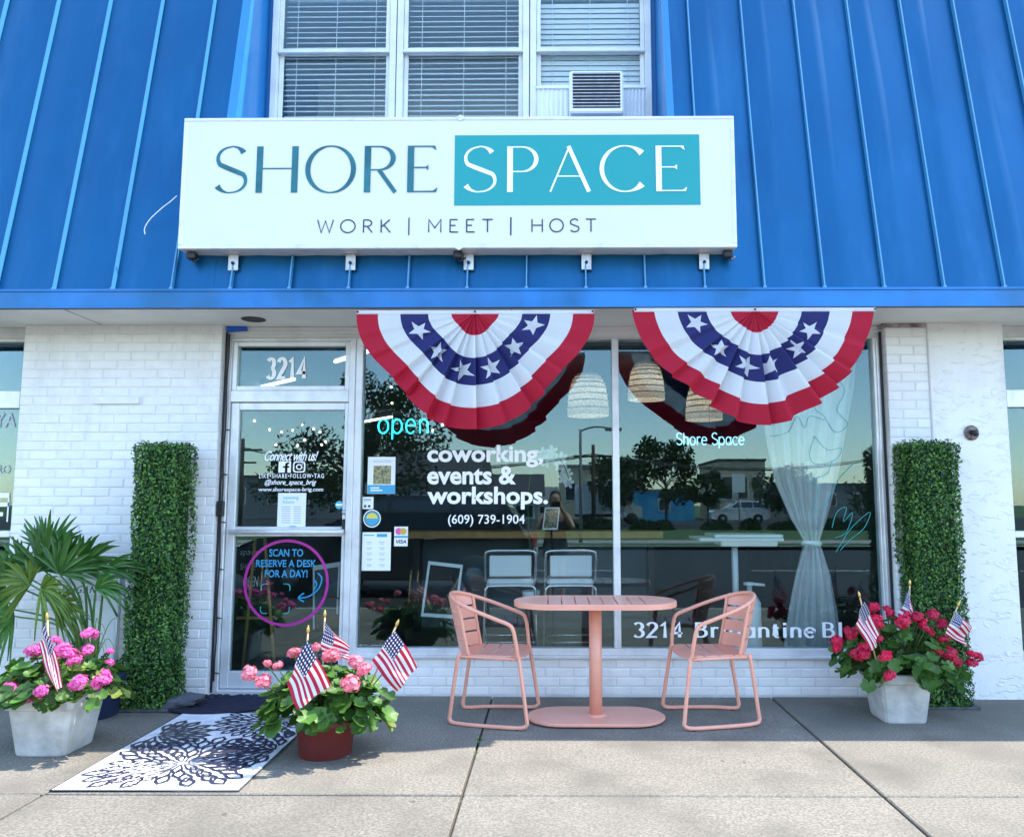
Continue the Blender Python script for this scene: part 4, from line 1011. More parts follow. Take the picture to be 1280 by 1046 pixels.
# ================================================================= HEDGE COLUMNS
def hedge(label, x, yf, w_, d, h, seed):
    rnd = random.Random(seed)
    t = thing('boxwood_column', label, 'hedge column', (x, yf+d/2, 0))
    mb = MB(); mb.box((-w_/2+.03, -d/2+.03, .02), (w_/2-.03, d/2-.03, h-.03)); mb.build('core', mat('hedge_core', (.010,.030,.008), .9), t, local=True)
    vs = []; fs = []
    faces = [((-w_/2,-d/2,0), (w_,0,0), (0,0,h), (0,-1,0), 5200), ((w_/2,-d/2,0), (0,d,0), (0,0,h), (1,0,0), 4300), ((-w_/2,-d/2,0), (0,d,0), (0,0,h), (-1,0,0), 4300), ((-w_/2,-d/2,h), (w_,0,0), (0,d,0), (0,0,1), 900)]
    for o, u, v, n, cnt in faces:
        o, u, v, n = Vector(o), Vector(u), Vector(v), Vector(n)
        for k in range(cnt):
            a_, b_ = rnd.random(), rnd.random(); p = o+u*a_+v*b_
            bul = .012*math.sin(b_*h*4.2+a_*3)+.010*math.sin(a_*9+b_*h*11)
            p += n*(rnd.gauss(0, .010)+bul-.004)
            if p.z < .015: p.z = .015+rnd.random()*.02
            nn = (n*.9+Vector((rnd.gauss(0,.6), rnd.gauss(0,.6), rnd.gauss(.35,.6)))).normalized()
            s1 = nn.orthogonal().normalized(); s1 = (Matrix.Rotation(rnd.uniform(0, 6.28), 3, nn) @ s1); s2 = nn.cross(s1)
            l = rnd.uniform(.008, .015); q = l*.62; i = len(vs)
            vs += [p-s1*l, p+s2*q+nn*.003, p+s1*l, p-s2*q+nn*.003]; fs += [(i, i+1, i+2), (i, i+2, i+3)]
    me = bpy.data.meshes.new('foliage'); me.from_pydata(vs, [], fs); me.materials.append(M['hedge'])
    o = link('foliage', me, t); o['kind'] = 'stuff'
    mb = MB(); mb.bbox((-w_/2-.02, -d/2-.02, 0), (w_/2+.05, d/2, .018), .004); mb.build('base_plate', M['rock'], t, local=True)
    return t
def leafvar(name, dark, mid, light, sc_=55):
    m = bpy.data.materials.new(name); m.use_nodes = True; t = m.node_tree; N = t.nodes; L = t.links; b = N['Principled BSDF']; b.inputs['Roughness'].default_value = .42
    g = N.new('ShaderNodeNewGeometry'); r = N.new('ShaderNodeValToRGB'); r.color_ramp.elements[0].color = (*dark, 1); r.color_ramp.elements[1].color = (*light, 1); e = r.color_ramp.elements.new(.55); e.color = (*mid, 1)
    L.new(g.outputs['Random Per Island'], r.inputs[0]); L.new(r.outputs[0], b.inputs['Base Color'])
    tl = N.new('ShaderNodeBsdfTranslucent'); L.new(r.outputs[0], tl.inputs[0]); mx = N.new('ShaderNodeMixShader'); mx.inputs[0].default_value = .2
    L.new(b.outputs[0], mx.inputs[1]); L.new(tl.outputs[0], mx.inputs[2]); L.new(mx.outputs[0], N['Material Output'].inputs['Surface'])
    return m
M['hedge'] = leafvar('boxwood_leaf', (.010,.045,.012), (.045,.15,.026), (.17,.35,.05))
HG = G(190, 889); hh = P(200, 556, HG.y).z
hL = hedge('artificial boxwood column standing against the brick pier next to the palm', P(187, 720, HG.y).x, HG.y, .29, .30, hh, 11)
HR = G(1180, 886); hh2 = P(1165, 554, HR.y).z
hR = hedge('artificial boxwood column standing against the stucco pier beside the window', P(1176, 720, HR.y).x, HR.y, .325, .28, hh2, 12)
# ================================================================= POTTED GERANIUMS
def leaf_mesh(name, m, seed, n=16):
    rnd = random.Random(seed); mb = MB(); ring = []; mid = []
    for i in range(n):
        a = 2*math.pi*i/n; notch = .45 if i == 0 else 1
        rr = notch*(1+.10*math.cos(5*a+seed)+.06*(-1)**i)
        ring.append((rr*math.cos(a), rr*math.sin(a), .22*abs(math.sin(2.5*a))+.10*rnd.uniform(-1,1)+.10)); mid.append((.5*rr*math.cos(a), .5*rr*math.sin(a), .05*abs(math.sin(2.5*a))))
    mb.add([(0,0,-.05)]+mid+ring, [(0, 1+i, 1+(i+1) % n) for i in range(n)]+[(1+i, 1+n+i, 1+n+(i+1) % n, 1+(i+1) % n) for i in range(n)], True)
    return mb.mesh(name, m)
LEAVES = [leaf_mesh('leaf', M['leaf'], s) for s in (1,2,3)]; LEAFY = leaf_mesh('leaf', M['leaf2'], 5)
def head_mesh(m, seed, nfl=44):
    rnd = random.Random(seed); mb = MB()
    for k in range(nfl):
        z = 1-1.55*(k+.5)/nfl; a = k*2.39996; r = math.sqrt(max(0, 1-z*z)); d = Vector((r*math.cos(a), r*math.sin(a), z)).normalized()
        c = d*rnd.uniform(.55, .98); s1 = d.orthogonal().normalized(); s1 = Matrix.Rotation(rnd.uniform(0, 6), 3, d) @ s1; s2 = d.cross(s1)
        for p in range(5):
            an = 2*math.pi*p/5; u = s1*math.cos(an)+s2*math.sin(an); v = d.cross(u); L_ = rnd.uniform(.26, .38); W_ = .14
            mb.add([c, c+u*L_*.6+v*W_+d*.05, c+u*L_+d*rnd.uniform(-.02,.10), c+u*L_*.6-v*W_+d*.05], [(0,1,2,3)])
    me = bpy.data.meshes.new('flower_head'); me.from_pydata(mb.v, [], mb.f); me.materials.append(m); return me
def geranium(t, c, rx, ry, rz_, nleaf, flowers, heads, seed, yellow=.06, droop=.25, size=(.030, .054), zmin=.05):
    """c: centre of the mound at rim height (world); flowers: (px, py, radius m)"""
    rnd = random.Random(seed); L = Vector(t.location); st = MB()
    for k in range(nleaf):
        a = rnd.uniform(0, 2*math.pi); s = rnd.uniform(-droop, 1); rr = math.sqrt(max(0, 1-s*s)) if s > 0 else 1.0
        f = rnd.uniform(.72, 1.0) if k % 3 else rnd.uniform(.45, .8)
        d = Vector((rr*math.cos(a), rr*math.sin(a), s)); p = Vector((c[0]+rx*f*d.x, c[1]+ry*f*d.y, c[2]+rz_*f*d.z*(1 if s > 0 else .75)))
        p.z = max(p.z, zmin)
        nrm_ = (Vector((d.x*.7, d.y*.7, max(d.z, -.1)+.75))+Vector((rnd.gauss(0,.35), rnd.gauss(0,.35), rnd.gauss(0,.25)))).normalized()
        q = nrm_.to_track_quat('Z', 'Y').to_euler(); e = Euler((q.x, q.y, q.z)); e.rotate_axis('Z', rnd.uniform(0, 6.28))
        sc_ = rnd.uniform(*size)
        link('leaf', LEAFY if rnd.random() < yellow else LEAVES[k % 3], t, p-L, e, (sc_, sc_, sc_))
        if k % 5 == 0: st.tube(sub([Vector((c[0]+rnd.uniform(-.3,.3)*rx, c[1]+rnd.uniform(-.3,.3)*ry, c[2]-.03)), Vector((c[0]+rx*.5*f*d.x, c[1]+ry*.5*f*d.y, c[2]+rz_*.55*f*max(d.z,0)+.02)), p], 3), .004, 5)
    for j, (px, py, rad_) in enumerate(flowers):
        g0 = P(px, py, c[1]); fx = (g0.x-c[0])/rx; fz = max(0, g0.z-c[2])/rz_
        fy = -math.sqrt(max(.08, 1-min(.95, fx*fx*.8+fz*fz*.7)))*ry*rnd.uniform(.75, 1.08)
        p = P(px, py, c[1]+fy)
        link('flower_head', heads[j % len(heads)], t, p-L, (R(rnd.uniform(20,60)), R(rnd.uniform(-25,25)), rnd.uniform(0, 6.28)), (rad_*rnd.uniform(.95,1.2), rad_*rnd.uniform(.85,1.1), rad_*rnd.uniform(.65,.9)))
        st.tube(sub([Vector((c[0]+.4*(p.x-c[0]), c[1]+.3*(p.y-c[1]), c[2])), Vector((c[0]+.8*(p.x-c[0]), c[1]+.75*(p.y-c[1]), (c[2]*.35+p.z*.65))), p-Vector((0,0,rad_*.3))], 3), .0035, 5)
    st.build('stems', M['stem'], t)
def pot_round(t, rt, rb, h, m):
    mb = MB(); mb.lathe([(rb,0),(rb+.006,.006),(rt-.012,h-.07),(rt-.008,h-.068),(rt,h-.06),(rt,h-.004),(rt-.004,h),(rt-.014,h),(rt-.02,h-.05),(.0,h-.05)], (0,0,0), 40, cap=False); mb.lathe([(rb,0.0),(.0,.0)], (0,0,0), 40, cap=False)
    o = mb.build('pot', m, t, local=True)
    mb = MB(); mb.lathe([(rt-.018,h-.035),(.002,h-.025)], (0,0,0), 24, cap=False); mb.build('soil', M['soil'], t, local=True); return o
def pot_square(t, wt, wb, h, m):
    mb = MB(); q = [(wb/2-.004,0),(wb/2,.008),(wt/2-.022,h-.062),(wt/2-.004,h-.055),(wt/2,h-.046),(wt/2,h-.006),(wt/2-.006,h),(wt/2-.024,h),(wt/2-.03,h-.05)]
    mb.lathe(q, (0,0,0), 48, sq=True, cap=False); mb.lathe([(wb/2-.004,0),(.001,0)], (0,0,0), 48, sq=True, cap=False)
    o = mb.build('planter', m, t, local=True)
    mb = MB(); mb.lathe([(wt/2-.024,h-.035),(.002,h-.025)], (0,0,0), 48, sq=True, cap=False); mb.build('soil', M['soil'], t, local=True); return o
HP = [head_mesh(M['fl_pink'], s) for s in (1,2)]; HS = [head_mesh(M['fl_salmon'], s) for s in (3,4)]; HRD = [head_mesh(M['fl_red'], s) for s in (5,6)]
# oxblood pot with salmon geraniums
g = G(397, 952); rt = .172; cy = g.y+.14; rp = thing('potted_geranium', 'oxblood round pot of salmon pink geraniums with three small flags', 'potted plant', (g.x, cy, 0))
hp = P(401, 900, g.y).z+.02; pot_round(rp, rt, .135, hp, M['terracotta'])
fl = [(311,841,.05),(329,851,.05),(368,816,.04),(395,809,.032),(415,820,.05),(438,854,.052),(444,827,.048),(456,837,.045),(334,829,.026),(347,832,.028),(487,829,.028)]
geranium(rp, (g.x, cy, hp-.01), .355, .29, .25, 290, fl, HS, 21, droop=.40)
# white planter with red geraniums
g2 = G(1134, 904); cy2 = g2.y+.13; rp2 = thing('potted_geranium', 'small white square planter overflowing with red geraniums and three flags', 'potted plant', (g2.x, cy2, 0))
h2 = P(1134, 846, g2.y).z+.02; pot_square(rp2, .37, .265, h2, M['plaster_pot'])
fr = [(390,415),(465,440),(452,428),(520,470),(510,482),(580,455),(605,485),(590,470),(650,447),(690,485),(410,490),(398,468),(410,555),(295,530),(280,520),(318,615),(345,595),(445,627),(462,715),(635,520),(615,505),(695,555),(720,615),(735,640),(752,655),(668,605),(230,560),(232,590),(820,620),(820,655),(845,630),(350,620),(535,450)]
fl2 = [(980+.2868*x, 640+.2868*y, random.Random(x).uniform(.034,.05)) for x, y in fr]
geranium(rp2, (g2.x, cy2, h2+.02), .40, .32, .32, 295, fl2, HRD, 22, droop=.34, yellow=.02)
# large white planter with pink geraniums
g3 = G(42, 946); cy3 = g3.y+.15; x3 = g3.x+.02; rp3 = thing('potted_geranium', 'large white square planter of hot pink geraniums with one flag', 'potted plant', (x3, cy3, 0))
h3 = P(42, 876, g3.y).z+.015; pot_square(rp3, .40, .285, h3, M['plaster_pot'])
fr = [(125,505,.058),(150,495,.045),(205,465,.036),(245,515,.062),(225,500,.05),(320,440,.042),(340,442,.036),(318,500,.045),(270,540,.05),(285,620,.058),(372,610,.055),(385,590,.045),(350,625,.04),(40,650,.055),(30,635,.04),(150,650,.048),(105,675,.044),(400,505,.025),(400,545,.028),(10,665,.03)]
fl3 = [(.344*x, 640+.344*y, r_*.85) for x, y, r_ in fr]
geranium(rp3, (x3, cy3, h3), .38, .31, .22, 260, fl3, HP, 23, droop=.28, yellow=.25)
# ================================================================= PALM AND FERN IN A NAVY POT
gp = G(116, 903); px_ = P(112, 880, gp.y+.17).x; py_ = gp.y+.17; pm = thing('potted_palm', 'green fan palm in a navy pot standing behind the pink geraniums', 'potted plant', (px_, py_, 0))
hp = P(128, 846, gp.y).z; pot_round(pm, .2, .165, hp, M['navy_pot'])
def frond(hub, n0, base, rad_, spread, m, tip, seed, nl=19):
    """a fan leaf: hub px, pointing angle deg (0 = right, 90 = up), length m"""
    rnd = random.Random(seed); y = py_+n0; h = P(*hub, y); L = Vector(pm.location); mb = MB()
    b0 = Vector((px_+rnd.uniform(-.05,.05), py_+rnd.uniform(-.05,.05), hp-.05)); midp = (b0+h)/2+Vector(((h.x-b0.x)*-.15, 0, .12))
    mb.tube(sub([b0, midp, h], 6), [.010-.005*i/12 for i in range(13)], 6)
    for k in range(nl):
        a = R(base+spread*((k+.5)/nl-.5)+rnd.uniform(-3,3)); ln = rad_*rnd.uniform(.8, 1.05)*(1-.25*abs((k+.5)/nl-.5)*2)
        yb = rnd.uniform(-.25,.15); d = Vector((math.cos(a), yb, math.sin(a))).normalized(); s = d.cross(Vector((0,1,0))).normalized()
        w_ = ln*.048; up = Vector((0,-1,0)); pts = []
        for q in range(6):
            f = q/5; sag = -tip*ln*f**2.4
            c_ = h+d*ln*f+Vector((0,0,sag)); ww = w_*(math.sin(math.pi*min(1, .18+f*.82))**.8 if f < 1 else 0)+.0005
            pts += [c_-s*ww+up*.006, c_+up*-.004, c_+s*ww+up*.006]
        mb.add(pts, [(q*3+e, q*3+e+1, q*3+e+4, q*3+e+3) for q in range(5) for e in (0,1)], True)
    return mb.build('frond', m, pm)
fr = [((54,712),.10,95,.40,210,'palm',.10),((74,716),.0,62,.36,150,'palm',.15),((28,718),.12,120,.34,170,'palm',.2),((100,710),.05,40,.40,120,'palm',.3),((120,735),-.05,25,.30,110,'palm',.5),
      ((38,730),-.12,150,.34,180,'palm_y',.35),((52,735),-.15,-10,.28,170,'palm_y',.5),((8,728),.05,140,.34,190,'palm',.3),((18,770),-.02,190,.30,170,'palm',.5),((70,758),-.08,20,.26,200,'palm_y',.4),
      ((60,690),.15,80,.34,160,'palm',.1),((8,760),.1,160,.3,180,'palm',.4),((132,712),.02,20,.34,60,'palm',.35),((84,700),.12,100,.30,120,'palm',.2)]
for i, (hb, n0, ba, ra, spd, m_, tp) in enumerate(fr): frond(hb, n0, ba, ra, spd, M[m_], tp, 40+i)
rnd = random.Random(5)
for k in range(26):                     # ferny sprays at the pot's rim
    mb = MB(); a = rnd.uniform(-1.2, 2.2); b0 = Vector((px_+.12*math.cos(a), py_-.10+.08*math.sin(a), hp-.04)); ln = rnd.uniform(.18, .36)
    d = Vector((math.cos(a)*.8+.25, -.35+.5*math.sin(a)*rnd.random(), .75)).normalized(); pts = [b0+d*ln*f+Vector((0,0,-.25*ln*f*f)) for f in [i/8 for i in range(9)]]
    mb.tube(pts, .0025, 4)
    for i in range(1, 9):
        s = d.cross(Vector((0,0,1))).normalized()
        for sg_ in (-1, 1):
            q = pts[i]; t2 = q+s*sg_*ln*.20*(1.1-i/9)+d*.02+Vector((0,0,-.01)); w2 = d*.011
            mb.add([q, (q+t2)/2+w2, t2, (q+t2)/2-w2], [(0,1,2,3)])
    mb.build('fern_spray', M['fern'], pm)
for k in range(7):                      # long thin blades
    mb = MB(); a = rnd.uniform(-.6, 1.2); b0 = Vector((px_+.05, py_-.1, hp)); e = P(rnd.uniform(120,160), rnd.uniform(770,840), py_-.2); m1 = (b0+e)/2+Vector((0,0,.18))
    mb.tube(sub([b0, m1, e], 6), [.004-.003*i/12 for i in range(13)], 4); mb.build('blade', M['palm_y'], pm)
# ================================================================= SMALL STICK FLAGS
def flag(label, A, Bq, C, D, tip, foot, Y, seed, amp=.022):
    a, b, c, d = (P(*q, Y) for q in (A, Bq, C, D)); tp = P(*tip, Y); ft = P(*foot, Y+.06)
    t = thing('stick_flag', label, 'flag', ft, 0, 'small flags on sticks'); rnd = random.Random(seed); ph = rnd.uniform(0, 6)
    nu, nv = 22, 14; vs = []; uv = []
    for j in range(nv+1):
        for i in range(nu+1):
            u, v = i/nu, j/nv; p = (a*(1-u)+c*u)*(1-v)+(b*(1-u)+d*u)*v
            p += Vector((.006*math.sin(v*9+ph), -.012-amp*(u*.8+.2)*math.sin(v*6.5+u*2.2+ph)-.012*math.sin(u*5+v*3+ph), .010*math.sin(u*3.1)*math.sin(v*8+ph)))
            vs.append(p-ft); uv.append((u, v))
    fs = [(j*(nu+1)+i, j*(nu+1)+i+1, (j+1)*(nu+1)+i+1, (j+1)*(nu+1)+i) for j in range(nv) for i in range(nu)]
    me = bpy.data.meshes.new('cloth'); me.from_pydata(vs, [], fs); me.materials.append(M['flag']); l = me.uv_layers.new(name='UVMap')
    for lp in me.loops: l.data[lp.index].uv = uv[lp.vertex_index]
    for p in me.polygons: p.use_smooth = True
    link('cloth', me, t)
    mb = MB(); mb.tube([ft, tp], .0045, 8); mb.build('stick', M['stick'], t)
    dr_ = (tp-ft).normalized(); mb = MB(); mb.tube([tp-dr_*.004, tp+dr_*.008, tp+dr_*.022, tp+dr_*.036], [.005,.009,.007,.001], 8); mb.build('finial', M['gold'], t)
def q2(x, y): return (250+.306*x, 640+.306*y)
def q5(x, y): return (980+.2868*x, 640+.2868*y)
def q1(x, y): return (.344*x, 640+.344*y)
Yr = cy-.27
flag('small stick flag drooping over the front of the oxblood pot', q2(442,516), q2(357,698), q2(534,706), q2(405,803), q2(441,490), q2(420,790), Yr-.04, 1)
flag('small stick flag upright at the back of the oxblood pot', q2(511,443), q2(498,592), q2(602,530), q2(620,602), q2(510,425), q2(498,720), cy+.02, 2, .012)
flag('small stick flag flying off the oxblood pot toward the pink chair', q2(797,478), q2(706,603), q2(884,634), q2(808,732), q2(802,462), q2(690,720), cy-.10, 3)
flag('small stick flag in the red geraniums nearest the shop window', q5(338,384), q5(313,492), q5(412,528), q5(378,607), q5(330,368), q5(400,640), cy2-.30, 4, .015)
flag('small stick flag tallest among the red geraniums before the hedge column', q5(548,335), q5(486,468), q5(562,440), q5(556,474), q5(548,316), q5(540,640), cy2-.05, 5, .012)
flag('small stick flag curling at the stucco side of the red geraniums', q5(752,424), q5(692,532), q5(812,492), q5(788,582), q5(758,408), q5(660,640), cy2-.16, 6, .02)
flag('small stick flag hanging limp over the hot pink geraniums', q1(168,405), q1(146,478), q1(229,632), q1(212,652), q1(172,388), q1(185,640), cy3-.27, 7, .012)
# ================================================================= RUG, DOORMAT, ROCK, BOARD SIGN
A_, B_, D_ = G(62, 990), G(298, 990), G(228, 893); ux = (B_-A_).normalized(); wr_ = (B_-A_).length
uy = (D_-A_); uy = uy-ux*uy.dot(ux)*.0; lr = uy.length; uy.normalize()
rg = thing('outdoor_rug', 'white outdoor rug printed with navy and grey dahlia flowers', 'rug', (A_+B_)/2)
def rug(u, v, z=0): return A_+ux*(u*wr_)+uy*(v*lr)+Vector((0,0,z))
mb = MB(); mb.grid(lambda u, v: rug(u, v, .009+.0015*math.sin(u*7+v*5)), 16, 20); mb.grid(lambda u, v: rug(u, v, .004), 1, 1)
for e0, e1 in (((0,0),(1,0)), ((1,0),(1,1)), ((1,1),(0,1)), ((0,1),(0,0))):
    mb.add([rug(*e0, .0045), rug(*e1, .0045), rug(*e1, .0085), rug(*e0, .0085)], [(0,1,2,3)])
mb.build('weave', M['rug'], rg)
mb = MB(); mb.tube([rug(0,0,.008), rug(1,0,.008), rug(1,1,.008), rug(0,1,.008)], .0045, 6, closed=True); mb.build('binding', M['rug_grey'], rg)
def petals(cu, cv, rad_, m, seed, rings=7, part=None, fill=.5):
    """a printed dahlia: rings of pointed petals, each an open outline"""
    rnd = random.Random(seed); mb = MB(); asp = wr_/lr
    def pt(r, a):
        x = cu+r*math.cos(a)/wr_; y = cv+r*math.sin(a)/lr
        return (x, y)
    for k in range(rings):
        r0 = rad_*(.05+.95*k/rings); r1 = rad_*(.05+.95*(k+1.9)/rings); n = 9+4*k
        for i in range(n):
            a = 2*math.pi*(i+.5*(k % 2))/n+rnd.uniform(-.03,.03); w_ = 2*math.pi/n*.46
            o_ = [(r0, a-w_*.15), (r0+(r1-r0)*.45, a-w_*.85), (r0+(r1-r0)*.68, a-w_*.8), (r1, a), (r0+(r1-r0)*.68, a+w_*.8), (r0+(r1-r0)*.45, a+w_*.85), (r0, a+w_*.15)]
            rm = (r0+r1)/2; i_ = [(rm+(r-rm)*fill*1.25, a+(b-a)*fill) for r, b in o_]
            O = [pt(*p) for p in o_]; I = [pt(*p) for p in i_]
            if any(not (0.012 < x < .988 and .008 < y < .992) for x, y in O): continue
            h = .0122+.0004*k+.00003*(i % 3)
            mb.add([rug(x, y, h) for x, y in O+I], [(j, (j+1) % 7, 7+(j+1) % 7, 7+j) for j in range(7)])
    return mb.build('flower_print', m, rg)
def inv(px, py):
    g = G(px, py)-A_; m2 = Matrix(((ux.x, uy.x), (ux.y, uy.y))).inverted(); s = m2 @ Vector((g.x, g.y)); return s.x/wr_, s.y/lr
petals(*inv(228,956), .40, M['rug_navy'], 1, 5, fill=.60)
petals(*inv(196,921), .25, M['rug_grey'], 2, 3, fill=.42)
petals(*inv(345,940), .30, M['rug_navy'], 3, 4, fill=.42)
petals(*inv(345,902), .32, M['rug_navy'], 4, 5, fill=.55)
petals(*inv(130,975), .22, M['rug'], 5, 4, fill=.5)
c = G(292, 871); mt = thing('doormat', 'navy half round braided doormat at the shop door', 'doormat', (c.x, c.y, 0))
for k in range(9):
    r_ = .05+.052*k; mb = MB(); mb.tube([(r_*math.cos(R(180+180*i/24))*1.0, r_*math.sin(R(180+180*i/24)), .011) for i in range(25)], [.027]*25, 6)
    for v in mb.v: v.z = .001+max(0, v.z+.016)*.42
    mb.build('braid', M['coir'], mt, local=True)
c = G(222, 888); mb = MB(); rk = thing('slate_rock', 'dark slate stone lying at the foot of the boxwood column', 'rock', (c.x, c.y+.05, 0))
bm = bmesh.new(); bmesh.ops.create_icosphere(bm, subdivisions=3, radius=1)
rnd = random.Random(9)
for v in bm.verts:
    k = 1+.14*math.sin(v.co.x*5+1)*math.cos(v.co.y*4)+.07*math.sin(v.co.z*9+v.co.x*7); z = v.co.z
    v.co = Vector((v.co.x*.145*k+z*.04, v.co.y*.08*k, max(0, (z*.055*k+.045)+v.co.x*.018)))
me = bpy.data.meshes.new('stone'); bm.to_mesh(me); bm.free(); me.materials.append(M['rock']); link('stone', me, rk)
YB = -.42
x0, z0, x1, z1 = prect(78, 716, 152, 800, YB); bd = thing('board_sign', 'white board sign lettered BRIGANTINE LIVING leaning behind the palm', 'sign', ((x0+x1)/2, YB, 0))
mb = MB(); mb.bbox((x0, YB, .10), (x1, YB+.02, z1), .004); mb.build('panel', M['plastic'], bd)
for x in (x0+.012, x1-.012): mb = MB(); mb.tube([(x, YB-.004, 0), (x, YB-.004, z1+.01)], .011, 8); mb.tube([(x, YB+.03, z1), (x, YB+.26, 0)], .011, 8); mb.build('leg', M['alu'], bd)
lettering('lettering', 'BRIGANTINE', (77,732,148,741), YB-.001, M['ink'], bd, shear=.3, spacing=1.3); lettering('lettering', 'LIVING', (101,743,128,751), YB-.001, M['printgrey'], bd, spacing=1.3)
# ================================================================= INSIDE THE SHOP
def stool(px, label):
    Y = .62; c = P(px, 720, Y); t = thing('counter_stool', label, 'stool', (c.x, Y, ZI), R(random.uniform(-4,4)), 'counter stools')
    zs = P(px, 724, Y).z-ZI; zt = P(px, 688, Y-.15).z-ZI; r_ = .011
    mb = MB(); mb.tube(sub([(-.20,-.12,zs-.02), (-.20,-.17,zs+.10), (-.20,-.20,zt-.04), (-.17,-.205,zt), (0,-.205,zt+.004), (.17,-.205,zt), (.20,-.20,zt-.04), (.20,-.17,zs+.10), (.20,-.12,zs-.02)], 4), r_, 8); mb.build('back_frame', M['chrome'], t, local=True)
    mb = MB(); mb.bbox((-.165,-.205,zs+.04), (.165,-.185,zt-.035), .008); mb.build('backrest', M['stool_white'], t, local=True)
    mb = MB(); mb.bbox((-.185,-.19,zs-.03), (.185,.19,zs+.02), .02); mb.build('seat', M['stool_white'], t, local=True)
    mb = MB()
    for y in (-.17, .17): mb.tube(sub([(-.21,y,0), (-.20,y,zs-.12), (-.185,y,zs-.05), (-.14,y,zs-.035), (.14,y,zs-.035), (.185,y,zs-.05), (.20,y,zs-.12), (.21,y,0)], 4), r_, 8)
    mb.build('leg_frame', M['chrome'], t, local=True)
    mb = MB()
    for y in (-.17, .17): mb.tube([(-.205,y,.24), (.205,y,.24)], .009, 8)
    for x in (-.205, .205): mb.tube([(x,-.17,.24), (x,.17,.24)], .009, 8)
    mb.build('foot_rest', M['chrome'], t, local=True)
stool(638, 'white padded counter stool with chrome frame behind the glass, on the door side'); stool(712, 'white padded counter stool with chrome frame behind the glass, on the mullion side')
x0, z0, x1, z1 = prect(505, 664, 829, 673, 2.3); ct = thing('counter', 'long light wood counter inside the shop behind the stools', 'counter', ((x0+x1)/2, 2.3, ZI))
mb = MB(); mb.bbox((x0, 2.3, z0), (x1, 2.85, z1), .008); mb.build('top', M['wood'], ct)
for x in (x0+.1, (x0+x1)/2, x1-.1): mb = MB(); mb.box((x-.03, 2.5, ZI), (x+.03, 2.7, z0)); mb.build('leg', M['dark_metal'], ct)
mb = MB(); mb.box((x0+.05, 2.72, ZI), (x1-.05, 2.76, z0-.001)); mb.build('front_panel', M['inside_wall'], ct)
Yd = .5; x0, z0, x1, z1 = prect(868, 668, 970, 680, Yd); dk = thing('standing_desk', 'white wheeled standing desk on a single column behind the glass', 'desk', ((x0+x1)/2, Yd, ZI))
mb = MB(); mb.bbox((x0, Yd-.22, z0+.035), (x1, Yd+.25, z0+.058), .006); mb.build('top', M['plastic'], dk)
mb = MB(); mb.bbox((x0+.12, Yd-.2, z0+.06), (x1, Yd+.2, z0+.085), .006); mb.build('keyboard_tray', M['plastic'], dk)
mb = MB(); mb.bbox((x0+.18, Yd-.15, z0-.01), (x1-.03, Yd+.1, z0+.034), .008); mb.build('under_box', M['stool_white'], dk)
xc = P(919, 720, Yd).x; mb = MB(); mb.lathe([(.026, .45), (.026, z0-ZI)], (xc, Yd, ZI), 16); mb.build('column', M['plastic'], dk)
mb = MB(); mb.lathe([(.075,.05),(.07,.2),(.05,.50),(.035,.54)], (xc, Yd, ZI), 16, sq=True); mb.build('column_cover', M['plastic'], dk)
for s in (-1, 1):
    for yy in (-.2, .2): mb = MB(); mb.tube([(xc, Yd, ZI+.07), (xc+s*.22, Yd+yy, ZI+.05)], .02, 8); mb.tube([(xc+s*.22, Yd+yy-.012, ZI+.027), (xc+s*.22, Yd+yy+.012, ZI+.027)], .027, 12); mb.build('caster_leg', M['plastic'], dk)
Yj = .42; c = P(938, 780, Yj); jg = thing('water_jug', 'tall pale jug with a pump lid beside the standing desk', 'jug', (c.x, Yj, ZI)); zt = P(938, 740, Yj).z-ZI
mb = MB(); mb.lathe([(.08,0),(.085,.05),(.085,zt-.08),(.05,zt-.02),(.03,zt)], (0,0,0), 20); mb.build('body', M['stool_white'], jg, local=True)
mb = MB(); mb.lathe([(.02,zt),(.02,zt+.05),(.045,zt+.055),(.045,zt+.075),(.01,zt+.08)], (0,0,0), 14); mb.tube([(0,0,zt+.065), (.12,0,zt+.055)], .012, 8); mb.build('pump', M['plastic'], jg, local=True)
# tied sheer curtain
Yc = .16; zt = ZC-.03; prof = [(425,1012,66),(480,1010,62),(540,1008,52),(600,1008,40),(650,1012,22),(672,1015,11),(679,1016,8),(688,1017,12),(720,1018,22),(760,1018,30),(800,1018,36),(860,1018,38)]
cu = thing('sheer_curtain', 'sheer white curtain gathered and tied at its waist inside the window', 'curtain', P(1016, 800, Yc))
def cprof(v):
    f = v*(len(prof)-1); i = min(int(f), len(prof)-2); g = f-i; g = g*g*(3-2*g) if i > 3 else g
    return [prof[i][k]*(1-g)+prof[i+1][k]*g for k in range(3)]
def cfn(u, v, ph=0, y0=0):
    y, cx, hw = cprof(v); s = u*2-1; p = P(cx+hw*s, y, Yc); f = hw/60
    return p+Vector((.004*math.sin(s*37+v*6), y0+(.028*math.sin(s*15+ph+math.sin(v*9)*.5)+.014*math.sin(s*34+v*4+ph))*(.45+f*.75)+.05*s*s*f, 0))
mb = MB(); mb.grid(cfn, 110, 66); mb.build('front_layer', M['sheer'], cu)
mb = MB(); mb.grid(lambda u, v: cfn(u*.9+.05, v, 2.0, .05), 90, 50); mb.build('rear_layer', M['sheer'], cu)
q = P(1016, 679, Yc); mb = MB(); mb.tube([(q.x+.062*math.cos(a), Yc+.03+.05*math.sin(a), q.z+.006*math.sin(2*a)) for a in [2*math.pi*i/20 for i in range(20)]], .016, 8, closed=True); mb.build('tie', M['stool_white'], cu)
mb = MB(); a, b = P(800, 430, Yc).x, XG1+.1; mb.tube([(a, Yc+.03, zt), (b, Yc+.03, zt)], .012, 8); mb.build('rod', M['chrome'], cu)
